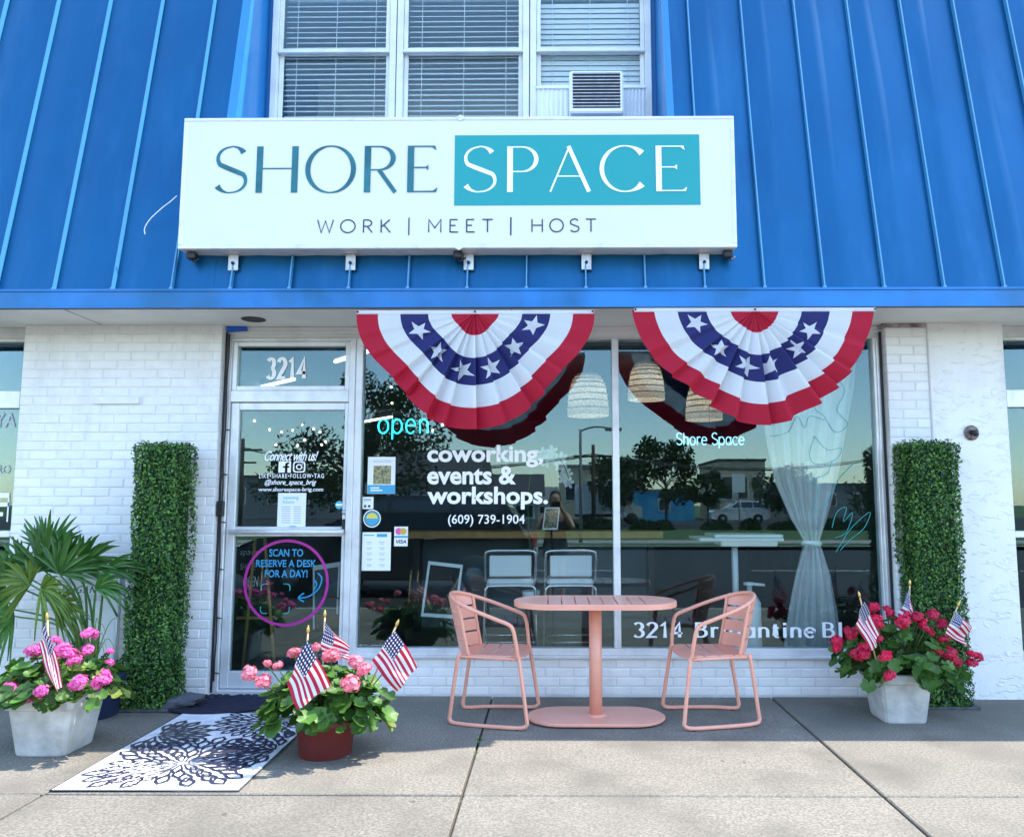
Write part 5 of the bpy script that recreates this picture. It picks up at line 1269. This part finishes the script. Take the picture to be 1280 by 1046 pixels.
# woven pendants
for px, pb, w_, lab in ((735, 520, 52, 'woven rattan dome pendant hanging by the window mullion'), (808, 500, 46, 'woven rattan dome pendant hanging behind the curtain side bunting, nearer the mullion'), (880, 525, 46, 'woven rattan dome pendant hanging above the pale neon sign')):
    Y = 1.3; c = P(px, pb, Y); rr = P(px+w_/2, pb, Y).x-c.x; hgt = rr*2.05; pt = thing('pendant_lamp', lab, 'pendant lamp', (c.x, Y, c.z), 0, 'rattan pendants')
    mb = MB(); mb.lathe([(rr*math.cos(f*1.35)**.7 if f < 1 else rr*.15, hgt*math.sin(f*1.57)) for f in [i/10 for i in range(11)]], (0,0,0), 28, cap=False); sh = mb.build('shade', M['rattan'], pt, local=True)
    mb = MB()
    for i in range(1, 9): f = i/9; mb.tube([((rr*math.cos(f*1.35)**.7+.003)*math.cos(2*math.pi*j/28), (rr*math.cos(f*1.35)**.7+.003)*math.sin(2*math.pi*j/28), hgt*math.sin(f*1.57)) for j in range(28)], .006, 5, closed=True)
    mb.build('weave_ring', M['rattan'], sh, local=True)
    mb = MB(); mb.lathe([(.001,hgt*.3),(.03,hgt*.36),(.035,hgt*.45),(.012,hgt*.62),(.001,hgt*.63)], (0,0,0), 12, cap=False); mb.build('bulb', M['pendant_bulb'], pt, local=True)
    mb = MB(); mb.tube([(0,0,hgt*.62), (0,0,ZC-c.z)], .004, 6); mb.build('cord', M['black'], pt, local=True)
# orchid on the counter side, frames, easel board, basket
Y = .55; b0 = P(664, 700, Y); oc = thing('orchid', 'white orchid spray arching behind the word coworking', 'orchid', (b0.x, Y, ZI))
mb = MB(); tip = [P(x, y, Y) for x, y in ((664,700),(660,640),(664,590),(676,571),(692,568),(704,580),(711,598))]; mb.tube(sub(tip, 6), .004, 6); mb.build('stem', M['stem'], oc)
mb = MB()
for p in range(5):
    a = 2*math.pi*p/5+.3; w_ = .62 if p % 2 else .48; u = Vector((math.cos(a), 0, math.sin(a))); v = Vector((-math.sin(a), 0, math.cos(a)))
    mb.add([Vector((0,0,0)), u*.5+v*w_*.6+Vector((0,-.12,0)), u*1.0+v*.2, u*1.0-v*.2, u*.5-v*w_*.6+Vector((0,-.12,0))], [(0,1,2,3,4)])
mb.tube([(0,-.1,-.1),(0,-.35,-.22)], [.16,.05], 6); OB = mb.mesh('blossom', M['orchid'])
for i, (x, y) in enumerate(((671,572),(679,566),(686,572),(690,564),(696,574),(702,572),(700,582),(706,588),(709,594),(704,598),(711,603),(682,577))): link('blossom', OB, oc, P(x, y, Y-.03+.008*i)-Vector((b0.x, Y, ZI)), (random.uniform(-.4,.3), random.uniform(-.3,.3), random.uniform(-.5,.5)), (.05,)*3)
mb = MB(); mb.lathe([(.06,.50),(.075,.62),(.07,.63),(.06,.60)], (0,0,0), 16); mb.build('pot', M['plastic'], oc, local=True)
mb = MB(); mb.box((-.14,-.14,.46), (.14,.14,.50)); 
for x in (-.12,.12):
    for y in (-.12,.12): mb.box((x-.012,y-.012,0),(x+.012,y+.012,.46))
mb.build('stand', M['dark_metal'], oc, local=True)
def frame_thing(name, label, cat, quad, Y, m, w_, fill=None):
    p = [P(x, y, Y) for x, y in quad]; t = thing(name, label, cat, ((p[0].x+p[1].x)/2, Y, min(q.z for q in p))); cx = sum(p, Vector())/4
    mb = MB(); i_ = [q+(cx-q).normalized()*w_*1.4 for q in p]
    vs = []
    for k in (0, .02): vs += [q+Vector((0,k,0)) for q in p+i_]
    fs = []
    for i in range(4):
        j = (i+1) % 4; fs += [(i,j,4+j,4+i), (8+4+i,8+4+j,8+j,8+i), (i,8+i,8+j,j), (4+j,12+j,12+i,4+i)]
    mb.add(vs, fs); mb.build('frame', M[m], t)
    mb = MB(); mb.add([q+Vector((0,.012,0)) for q in i_], [(0,1,2,3)]); mb.build('panel', M[fill or 'chalkboard'], t); 
    mb = MB(); mb.tube([(cx.x, Y+.03, cx.z), (cx.x+.02, Y+.25, ZI)], .01, 6); mb.build('strut', M['dark_metal'], t); return t
frame_thing('picture_frame', 'white framed dark board leaning inside the window', 'frame', ((535.5,701),(578.5,706),(570,773),(526,770)), .35, 'plastic', .022)
frame_thing('picture_frame', 'tall white frame standing inside behind the door pane', 'frame', ((391,707),(425,702),(421,800),(391,800)), .75, 'plastic', .03, 'inside_wall')
frame_thing('photo_frame', 'small framed print standing inside behind the words coworking and phone number', 'frame', ((681,634),(700,634),(697,662),(678,662)), .9, 'plastic', .012, 'photo')
Ye = .55; x0, z0, x1, z1 = prect(297, 680, 345, 770, Ye); ez = thing('easel_board', 'black chalkboard lettered OPEN on a wooden easel inside the door', 'easel', ((x0+x1)/2, Ye, ZI))
mb = MB(); mb.box((x0, Ye, z0), (x1, Ye+.015, z1)); mb.build('board', M['chalkboard'], ez)
for xa, xb in ((x0+.12, x0+.03), (x1-.09, x1+.0)): mb = MB(); mb.tube([(xa, Ye-.01, z1+.05), (xb+.05, Ye-.06, ZI)], .014, 6); mb.build('leg', M['wood'], ez)
mb = MB(); mb.box((x0, Ye-.03, z0-.02), (x1, Ye+.02, z0)); mb.build('ledge', M['wood'], ez)
lettering('lettering', 'OPEN', (304,720,323,733), Ye-.001, M['vinyl'], ez, shear=.15); lettering('lettering', 'SHORE', (300,704,320,712), Ye-.001, M['printgrey'], ez, shear=.2); lettering('lettering', 'space', (300,688,322,696), Ye-.001, M['printgrey'], ez, shear=.2)
c = P(415, 768, .7); bs = thing('basket', 'brown wicker basket with a hoop handle inside the door', 'basket', (c.x, .7, ZI)); mb = MB(); mb.lathe([(.10,.30),(.13,.42),(.125,.43),(.11,.40)], (0,0,0), 18); mb.build('bowl', M['basket'], bs, local=True)
mb = MB(); mb.tube([(.12*math.cos(a),0,.42+.14*math.sin(a)) for a in [math.pi*i/12 for i in range(13)]], .007, 6); mb.build('handle', M['basket'], bs, local=True)
mb = MB(); mb.box((-.15,-.15,0),(.15,.15,.298)); mb.build('stand', M['dark_metal'], bs, local=True)
# lit tubes and a string of bulbs on the ceiling
for (a, b, lab) in (((313,487),(368,474),'bright ceiling tube light seen through the transom'), ((419,452),(470,436),'bright ceiling tube light between transom and bunting'), ((455,527),(490,521),'bright ceiling tube light over the neon sign reading open')):
    zl = ZC-.08; p, q = G(*a, zl), G(*b, zl)
    if not (0.5 < p.y < 6): p = P(*a, 4.0); q = P(*b, 3.6)
    t = thing('tube_light', lab, 'light', (p+q)/2, 0, 'ceiling tube lights'); mb = MB(); mb.tube([p, q], .015, 8); mb.build('tube', M['tubelight'], t)
    mb = MB(); mb.tube([p+Vector((0,0,.03)), q+Vector((0,0,.03))], .022, 6); mb.tube([(p+q)/2, Vector(((p+q)/2).to_tuple()[:2]+(ZC,))], .006, 5); mb.build('housing', M['plastic'], t)
lb = thing('bulb_string', 'string of small glowing bulbs strung inside above the door', 'string lights', P(365, 540, 2.2))
pts = [(318,526),(337,537),(352,540),(366,538),(378,531),(392,536),(400,540),(345,556),(372,557),(381,550),(402,556),(407,552),(489,484),(490,504),(541,538),(553,531),(577,534)]
rnd = random.Random(3); mb = MB()
for x, y in pts: q = P(x, y, 2.2+rnd.uniform(-.3,.5)); mb.lathe([(.001,-.012),(.011,-.005),(.012,.003),(.007,.012),(.001,.014)], q, 8, cap=False)
mb.build('bulb', M['bulb'], lb)
mb = MB(); ps = sorted(pts)
mb.tube(sub([P(x, y-4, 2.3) for x, y in ps], 3), .004, 4); mb.build('wire', M['black'], lb)
# ================================================================= ACROSS THE STREET (seen in the glass)
def tree(label, pos, h, cw, seed, n=2600, leaf=.10, trunk_h=None):
    rnd = random.Random(seed); t = thing('street_tree', label, 'tree', pos); th = trunk_h or h*.35
    mb = MB(); mb.tube(sub([(0,0,-.1), (.05,0,th*.6), (.0,.05,h*.6), (.03,0,h*.85)], 4), [.035*h**.8*(1-.8*i/12)*.6+.01 for i in range(13)], 8)
    cl = []
    for k in range(16):
        a = rnd.uniform(0, 6.28); z = rnd.uniform(th, h*.92); r_ = cw*.5*math.sin(math.pi*min(1, max(.12, (z-th*.75)/(h-th*.7))))**.6*rnd.uniform(.5, 1)
        p = Vector((r_*math.cos(a), r_*math.sin(a), z)); cl.append((p, cw*rnd.uniform(.14,.24))); mb.tube([(0.02,0.02,max(th*.7, z*.72)), p*.6+Vector((0,0,z*.36)), p], [.05,.03,.012], 5)
    mb.build('trunk', M['bark'], t, local=True)
    vs = []; fs = []
    for k in range(n):
        c_, r_ = cl[k % 16]; d = Vector((rnd.gauss(0,1), rnd.gauss(0,1), rnd.gauss(0,.8))).normalized()*r_*rnd.random()**.4; p = c_+d
        u = Vector((rnd.gauss(0,1), rnd.gauss(0,1), rnd.gauss(0,1))).normalized(); v = u.orthogonal().normalized(); l = leaf*rnd.uniform(.6,1.3); i = len(vs)
        vs += [p-u*l, p+v*l*.5, p+u*l, p-v*l*.5]; fs.append((i, i+1, i+2, i+3))
    me = bpy.data.meshes.new('crown'); me.from_pydata(vs, [], fs); me.materials.append(M['foliage']); o = link('crown', me, t); o['kind'] = 'stuff'
    return t
def at(px, d): p = RF(px, 640, d); return Vector((p.x, -d, -.02))
def hgt(py, d): return RF(690, py, d).z+.02
tree('leafy young tree by the kerb beside the parked car', (RF(452, 600, 8.6).x, -8.6, -.13), hgt(455, 8.6), 2.6, 1, 6000, .05)
tree('broad dark tree across the road behind the mirrored blue wall', at(832, 42), hgt(548, 42), 4.0, 2, 2600, .15)
tree('dark rounded tree across the road beside the lamp post', at(772, 46), hgt(572, 46), 3.8, 3, 2200, .16)
tree('small tree across the road beside the sign post', at(884, 44), hgt(582, 44), 2.2, 4, 1300, .14)
tree('tree across the road behind the white car', at(985, 50), hgt(590, 50), 4.5, 5, 1800, .17)
tree('tree at the far end of the opposite row', at(1110, 50), hgt(600, 50), 5.0, 6, 1800, .17)
tree('tall tree across the road near the dark roofed house', at(380, 40), hgt(565, 40), 5, 7, 2200, .17)
def house(label, px0, px1, py_top, d, dep, wall, roof_m=None, wins=0, flat=True):
    a, b = at(px0, d), at(px1, d); h = hgt(py_top, d); t = thing('house' if not flat else 'low_building', label, 'building', ((a.x+b.x)/2, -d-dep/2, -.05))
    hw = abs(b.x-a.x)/2; hwall = h if flat else h*.62
    mb = MB(); mb.box((-hw,-dep/2,0), (hw,dep/2,hwall)); mb.build('wall', M[wall], t, local=True)
    if flat: mb = MB(); mb.box((-hw-.1,-dep/2-.1,hwall), (hw+.1,dep/2+.1,hwall+.2)); mb.build('roof', M[roof_m or 'greysiding'], t, local=True)
    else: mb = MB(); mb.prism([(-dep/2-.3,hwall), (dep/2+.3,hwall), (0,h)], 0, -hw-.3, hw+.3); mb.build('roof', M[roof_m or 'dkroof'], t, local=True)
    for k in range(wins):
        x = -hw+(k+.5)*2*hw/wins
        mb = MB(); mb.bbox((x-.5,dep/2-.02,hwall*.35), (x+.5,dep/2+.03,hwall*.75), .01); w_ = mb.build('window', M['trim'], t, local=True)
        mb = MB(); mb.box((x-.42,dep/2+.031,hwall*.35+.08), (x+.42,dep/2+.036,hwall*.75-.08)); mb.build('pane', M['winpane'], w_, local=True)
    return t
house('grey house with a dark hipped roof across the road', 470, 590, 553, 26, 8, 'greysiding', 'dkroof', 4, False)
house('dark hip roofed house across the road behind the parked car', 575, 672, 588, 34, 8, 'greysiding', 'dkroof', 3, False)
house('low cream building across the road beyond the lamp post', 700, 805, 583, 66, 10, 'cream', 'greysiding', 4)
house('low blue painted wall building across the road', 793, 868, 614, 58, 6, 'bluewall', 'greysiding', 1)
house('tan two storey building across the road behind the white car', 900, 958, 576, 62, 9, 'cream', 'dkroof', 3)
house('small gabled shed across the road', 668, 694, 607, 56, 5, 'cream', 'greysiding', 1, False)
house('long grey building across the road at the far end', 960, 1120, 606, 76, 10, 'greysiding', 'dkroof', 5)
house('wide grey building across the road on the door side', 200, 440, 596, 70, 10, 'greysiding', 'dkroof', 6)
def pole(name, label, cat, px, d, py, r_, arm=None):
    p = at(px, d); h = hgt(py, d); t = thing(name, label, cat, p); mb = MB(); mb.lathe([(r_,-.1),(r_*.7,h)], (0,0,0), 10); mb.build('post', M['greysiding'] if arm != 'cross' else M['bark'], t, local=True)
    mb = MB()
    if arm == 'lamp': mb.tube(sub([(0,0,h-.05), (.5,0,h+.1), (1.1,0,h+.05)], 4), .035, 6); mb.bbox((.9,-.12,h-.05), (1.5,.12,h+.06), .02); mb.build('lamp_head', M['greysiding'], t, local=True)
    if arm == 'cross': mb.box((-1.1,-.06,h-.7), (1.1,.06,h-.58)); mb.box((-.8,-.06,h-1.4), (.8,.06,h-1.3)); mb.build('crossarm', M['bark'], t, local=True)
    if arm == 'sign': mb.bbox((-.32,.03,h-.95), (.32,.05,h-.02), .01); mb.build('plate', M['plastic'], t, local=True)
    return t, p, h
pole('street_lamp', 'street lamp with a curved arm across the road', 'street lamp', 726, 22.5, 537, .07, 'lamp')
ups = [pole('utility_pole', lab, 'utility pole', px, 38, py, .14, 'cross') for px, py, lab in ((300, 548, 'wooden utility pole across the road on the door side'), (742, 556, 'wooden utility pole across the road beyond the street lamp'), (1180, 548, 'wooden utility pole across the road at the stucco end'))]
pole('road_sign', 'white road sign on a post across the road', 'road sign', 924, 34, 592, .04, 'sign')
for k, (dx, dz) in enumerate(((-1, -.6), (0, -.5), (1, -.6))):
    w_ = MB()
    for (t1, p1, h1), (t2, p2, h2) in ((ups[0], ups[1]), (ups[1], ups[2])):
        a = p1+Vector((0, dx*.5, h1+dz)); b = p2+Vector((0, dx*.5, h2+dz)); w_.tube([a.lerp(b, i/12)-Vector((0,0,1.0*math.sin(math.pi*i/12))) for i in range(13)], .025, 5)
    tag(w_.build('power_line', M['black']), 'black power line sagging between the wooden poles across the road', 'cable', 'power lines')
# cars
def car(label, loc, rz, paint, Lh=2.42, H=1.62):
    t = thing('parked_car', label, 'car', loc, rz); hw = .92
    low = [(-Lh,.42),(-Lh,.75),(-Lh+.06,.98),(-Lh*.82,1.05),(Lh*.42,1.04),(Lh*.86,.93),(Lh,.78),(Lh+.02,.42),(Lh*.86,.28),(-Lh*.9,.28)]
    mb = MB(); n = len(low); sec = [(-hw+.03,.97),(-hw,1),(-hw*.5,1.0),(hw*.5,1.0),(hw,1),(hw-.03,.97)]
    vs = [(x*f, y, .28+(z-.28)*(f if f < 1 else 1)) for y, f in sec for x, z in low]
    fs = [(k*n+i, k*n+(i+1) % n, (k+1)*n+(i+1) % n, (k+1)*n+i) for k in range(5) for i in range(n)]+[tuple(range(n)), tuple(5*n+i for i in range(n))[::-1]]
    mb.add(vs, fs, False); bd_ = mb.build('body', paint, t, local=True)
    cab = [(-Lh*.93,1.03),(-Lh*.80,H-.10),(-Lh*.62,H),(-.1,H+.02),(Lh*.10,H-.05),(Lh*.46,1.03)]
    def cabm(y0, ins, grow):
        cx = sum(p[0] for p in cab)/6
        return [(cx+(x-cx)*grow, z) for x, z in cab]
    mb = MB(); n = 6; vs = []
    for s in (-1, 1):
        for x, z in cab: vs.append((x, s*(hw-.03-.20*(z-1.03)/(H-1.03)), z))
    mb.add(vs, [(i, (i+1) % n, n+(i+1) % n, n+i) for i in range(n)]+[tuple(range(n)), tuple(n+i for i in range(n))[::-1]]); mb.build('cabin', paint, t, local=True)
    for s in (-1, 1):
        wins = [[(-Lh*.84,1.10),(-Lh*.75,H-.14),(-Lh*.46,H-.09),(-Lh*.46,1.10)], [(-Lh*.43,1.10),(-Lh*.43,H-.085),(-.08,H-.07),(-.08,1.10)], [(-.02,1.10),(-.02,H-.075),(Lh*.09,H-.11),(Lh*.36,1.10)]]
        for wv in wins:
            mb = MB(); mb.add([(x, s*(hw-.03-.20*(z-1.03)/(H-1.03)+.006), z) for x, z in wv], [(0,1,2,3)]); mb.build('side_window', M['carglass'], t, local=True)
        mb = MB(); mb.bbox((Lh*.30, s*(hw+.02)-.06, 1.02), (Lh*.36, s*(hw+.12)-.06+.06*s, 1.16), .03); mb.build('mirror', paint, t, local=True)
        for x in (-Lh*.60, Lh*.62):
            wh = MB(); wh.lathe([(.17,-.11),(.30,-.11),(.345,-.08),(.345,.08),(.30,.11),(.17,.11)], (0,0,0), 24, cap=False); w_ = link('wheel', wh.mesh('tyre', M['rubber']), t, (x, s*(hw-.09), .345), (R(90),0,0))
            rm = MB(); rm.lathe([(.02,.10),(.19,.09),(.20,-.09),(.02,-.10)], (0,0,0), 10); link('rim', rm.mesh('rim', M['galv']), w_)
            for k in range(1): pass
        mb = MB(); mb.bbox((Lh-.12, s*.62-.2, .70), (Lh+.015, s*.62+.2, .84), .03); mb.build('headlight', M['lamp_clear'], t, local=True)
        mb = MB(); mb.bbox((-Lh-.012, s*.70-.14, .78), (-Lh+.1, s*.70+.14, .98), .03); mb.build('tail_light', M['lamp_red'], t, local=True)
        for x in (-Lh*.30, Lh*.06): mb = MB(); mb.bbox((x-.09, s*(hw+.0)-.012, .92), (x+.09, s*(hw+.0)+.012, .945), .006); mb.build('door_handle', M['galv'], t, local=True)
    for x0, x1, z0, z1, nm in ((-Lh*.925, -Lh*.815, 1.10, H-.14, 'rear_window'), (Lh*.435, Lh*.13, 1.08, H-.09, 'windscreen')):
        sg_ = -1 if nm == 'rear_window' else 1
        mb = MB(); mb.add([(x0+sg_*.012, -.74, z0), (x0+sg_*.012, .74, z0), (x1+sg_*.012, .62, z1), (x1+sg_*.012, -.62, z1)], [(0,1,2,3)]); mb.build(nm, M['carglass'], t, local=True)
    mb = MB(); mb.bbox((-.26, -.02, 0), (.26, .0, .12), .004); link('number_plate', mb.mesh('plate', M['plastic']), t, (-Lh-.012, 0, .62), (0, 0, R(-90)))
    return t
car('black estate car parked at the kerb behind the photographer', (RF(488, 640, 7.3).x, -7.75, -.13), R(180), M['paint_black'])
car('white estate car parked across the road by the road sign', (at(924, 50).x, -50.5, -.01), R(180), M['paint_white'], 2.05, 1.6)
a = at(748, 48); bt = thing('box_truck', 'white box truck parked across the road beside the cream building', 'truck', (a.x, -48, -.01)); h = hgt(607, 48)
mb = MB(); mb.bbox((-1.6,-1,.7), (1.3,1,h), .03); mb.build('cargo_box', M['plastic'], bt, local=True)
mb = MB(); mb.prism([(1.35,.5),(2.9,.5),(2.9,1.2),(2.4,1.3),(2.1,2.0),(1.35,2.0)], 1, -.95, .95); mb.build('cab', M['paint_white'], bt, local=True)
mb = MB(); mb.box((-1.6,-.4,.5), (1.4,.4,.699)); mb.build('chassis', M['dark_metal'], bt, local=True)
for x in (-.9, 2.2):
    for s in (-1, 1): wh = MB(); wh.lathe([(.02,-.12),(.36,-.12),(.4,-.08),(.4,.08),(.36,.12),(.02,.12)], (0,0,0), 20); link('wheel', wh.mesh('wheel', M['rubber']), bt, (x, s*.85, .4), (R(90),0,0))
# low hedge strip across the road
rnd = random.Random(77)
for k in range(9):
    x = at(700+k*48+rnd.uniform(-18,18), 36).x; t = thing('shrub', 'low dark clipped shrub along the path across the road', 'shrub', (x, -36.4, -.02), 0, 'shrubs across the road'); kx, kz = rnd.uniform(.7,1.7), rnd.uniform(.5,1.0); vs = []; fs = []
    for i in range(700):
        d = Vector((rnd.gauss(0,1), rnd.gauss(0,1), abs(rnd.gauss(0,1)))).normalized()*rnd.uniform(.75,1); p = Vector((d.x*.75*kx, d.y*.5, d.z*.75*kz))*rnd.uniform(.75,1.1); u = Vector((rnd.gauss(0,1), rnd.gauss(0,1), rnd.gauss(0,1))).normalized()*.09; v = u.orthogonal()*.6; j = len(vs)
        vs += [p-u, p+v, p+u, p-v]; fs.append((j,j+1,j+2,j+3))
    me = bpy.data.meshes.new('foliage'); me.from_pydata(vs, [], fs); me.materials.append(M['foliage']); o = link('foliage', me, t); o['kind'] = 'stuff'
    mb = MB(); mb.lathe([(.3,.0),(.35,.2),(.2,.35)], (0,0,0), 12); mb.build('core', M['foliage'], t, local=True)
# the photographer, standing behind the camera
pe = thing('person', 'person in dark clothes holding up a phone, mirrored in the window', 'person', (CAM.x+.05, CAM.y-.42, -.13))
def skin(name, verts, edges, rad_, m, parent, lev=2):
    me = bpy.data.meshes.new(name); me.from_pydata(verts, edges, []); o = link(name, me, parent); me.materials.append(m)
    md = o.modifiers.new('s', 'SKIN'); me.skin_vertices[0].data[0].use_root = True
    for i, r_ in enumerate(rad_): me.skin_vertices[0].data[i].radius = (r_, r_) if not isinstance(r_, tuple) else r_
    s = o.modifiers.new('d', 'SUBSURF'); s.levels = lev; s.render_levels = lev; return o
zc = CAM.z+.13
V = [(0,0,.95),(0,0,1.12),(0,.01,1.30),(0,.01,1.38),(0,.01,1.46),(0,.02,1.57),(0,.02,1.66),
     (-.19,.0,1.31),(-.26,.14,1.12),(-.07,.34,zc-.03),(.19,.0,1.31),(.26,.14,1.12),(.07,.34,zc-.03),
     (-.09,0,.88),(-.10,.02,.48),(-.10,0,.09),(-.10,.12,.04),(.09,0,.88),(.10,.02,.48),(.10,0,.09),(.10,.12,.04)]
E = [(0,1),(1,2),(2,3),(3,4),(4,5),(5,6),(2,7),(7,8),(8,9),(2,10),(10,11),(11,12),(0,13),(13,14),(14,15),(15,16),(0,17),(17,18),(18,19),(19,20)]
Rr = [(.16,.11),(.135,.10),(.15,.10),.06,.055,(.085,.10),(.06,.07),.06,.045,.03,.06,.045,.03,.085,.06,.045,.035,.085,.06,.045,.035]
skin('body', V, E, Rr, M['skin'], pe)
skin('dress', [(0,0,.62),(0,0,.80),(0,0,.97),(0,0,1.12),(0,.005,1.30),(-.2,0,1.315),(.2,0,1.315)], [(0,1),(1,2),(2,3),(3,4),(4,5),(4,6)], [(.24,.19),(.22,.17),(.19,.14),(.155,.12),(.17,.12),.075,.075], M['cloth_dark'], pe)
skin('hair', [(0,-.01,1.71),(0,-.03,1.62),(0,-.05,1.50),(0,-.05,1.36)], [(0,1),(1,2),(2,3)], [(.06,.06),(.10,.09),(.10,.06),(.07,.04)], M['hair'], pe)
for s in (-1, 1):
    for k in range(4): skin('finger', [(s*.075,.345,zc-.03+k*.017), (s*.088,.375,zc-.025+k*.018), (s*.07,.392,zc-.02+k*.018)], [(0,1),(1,2)], [.009,.009,.007], M['skin'], pe, 1)
    skin('thumb', [(s*.07,.335,zc-.04), (s*.055,.36,zc-.045), (s*.035,.366,zc-.035)], [(0,1),(1,2)], [.011,.010,.008], M['skin'], pe, 1)
ph = thing('phone', 'black phone held up in both hands', 'phone', (CAM.x+.05, CAM.y-.035, CAM.z)); mb = MB(); mb.bbox((-.075,-.005,-.038), (.075,.004,.038), .003); mb.build('case', M['black'], ph, local=True)
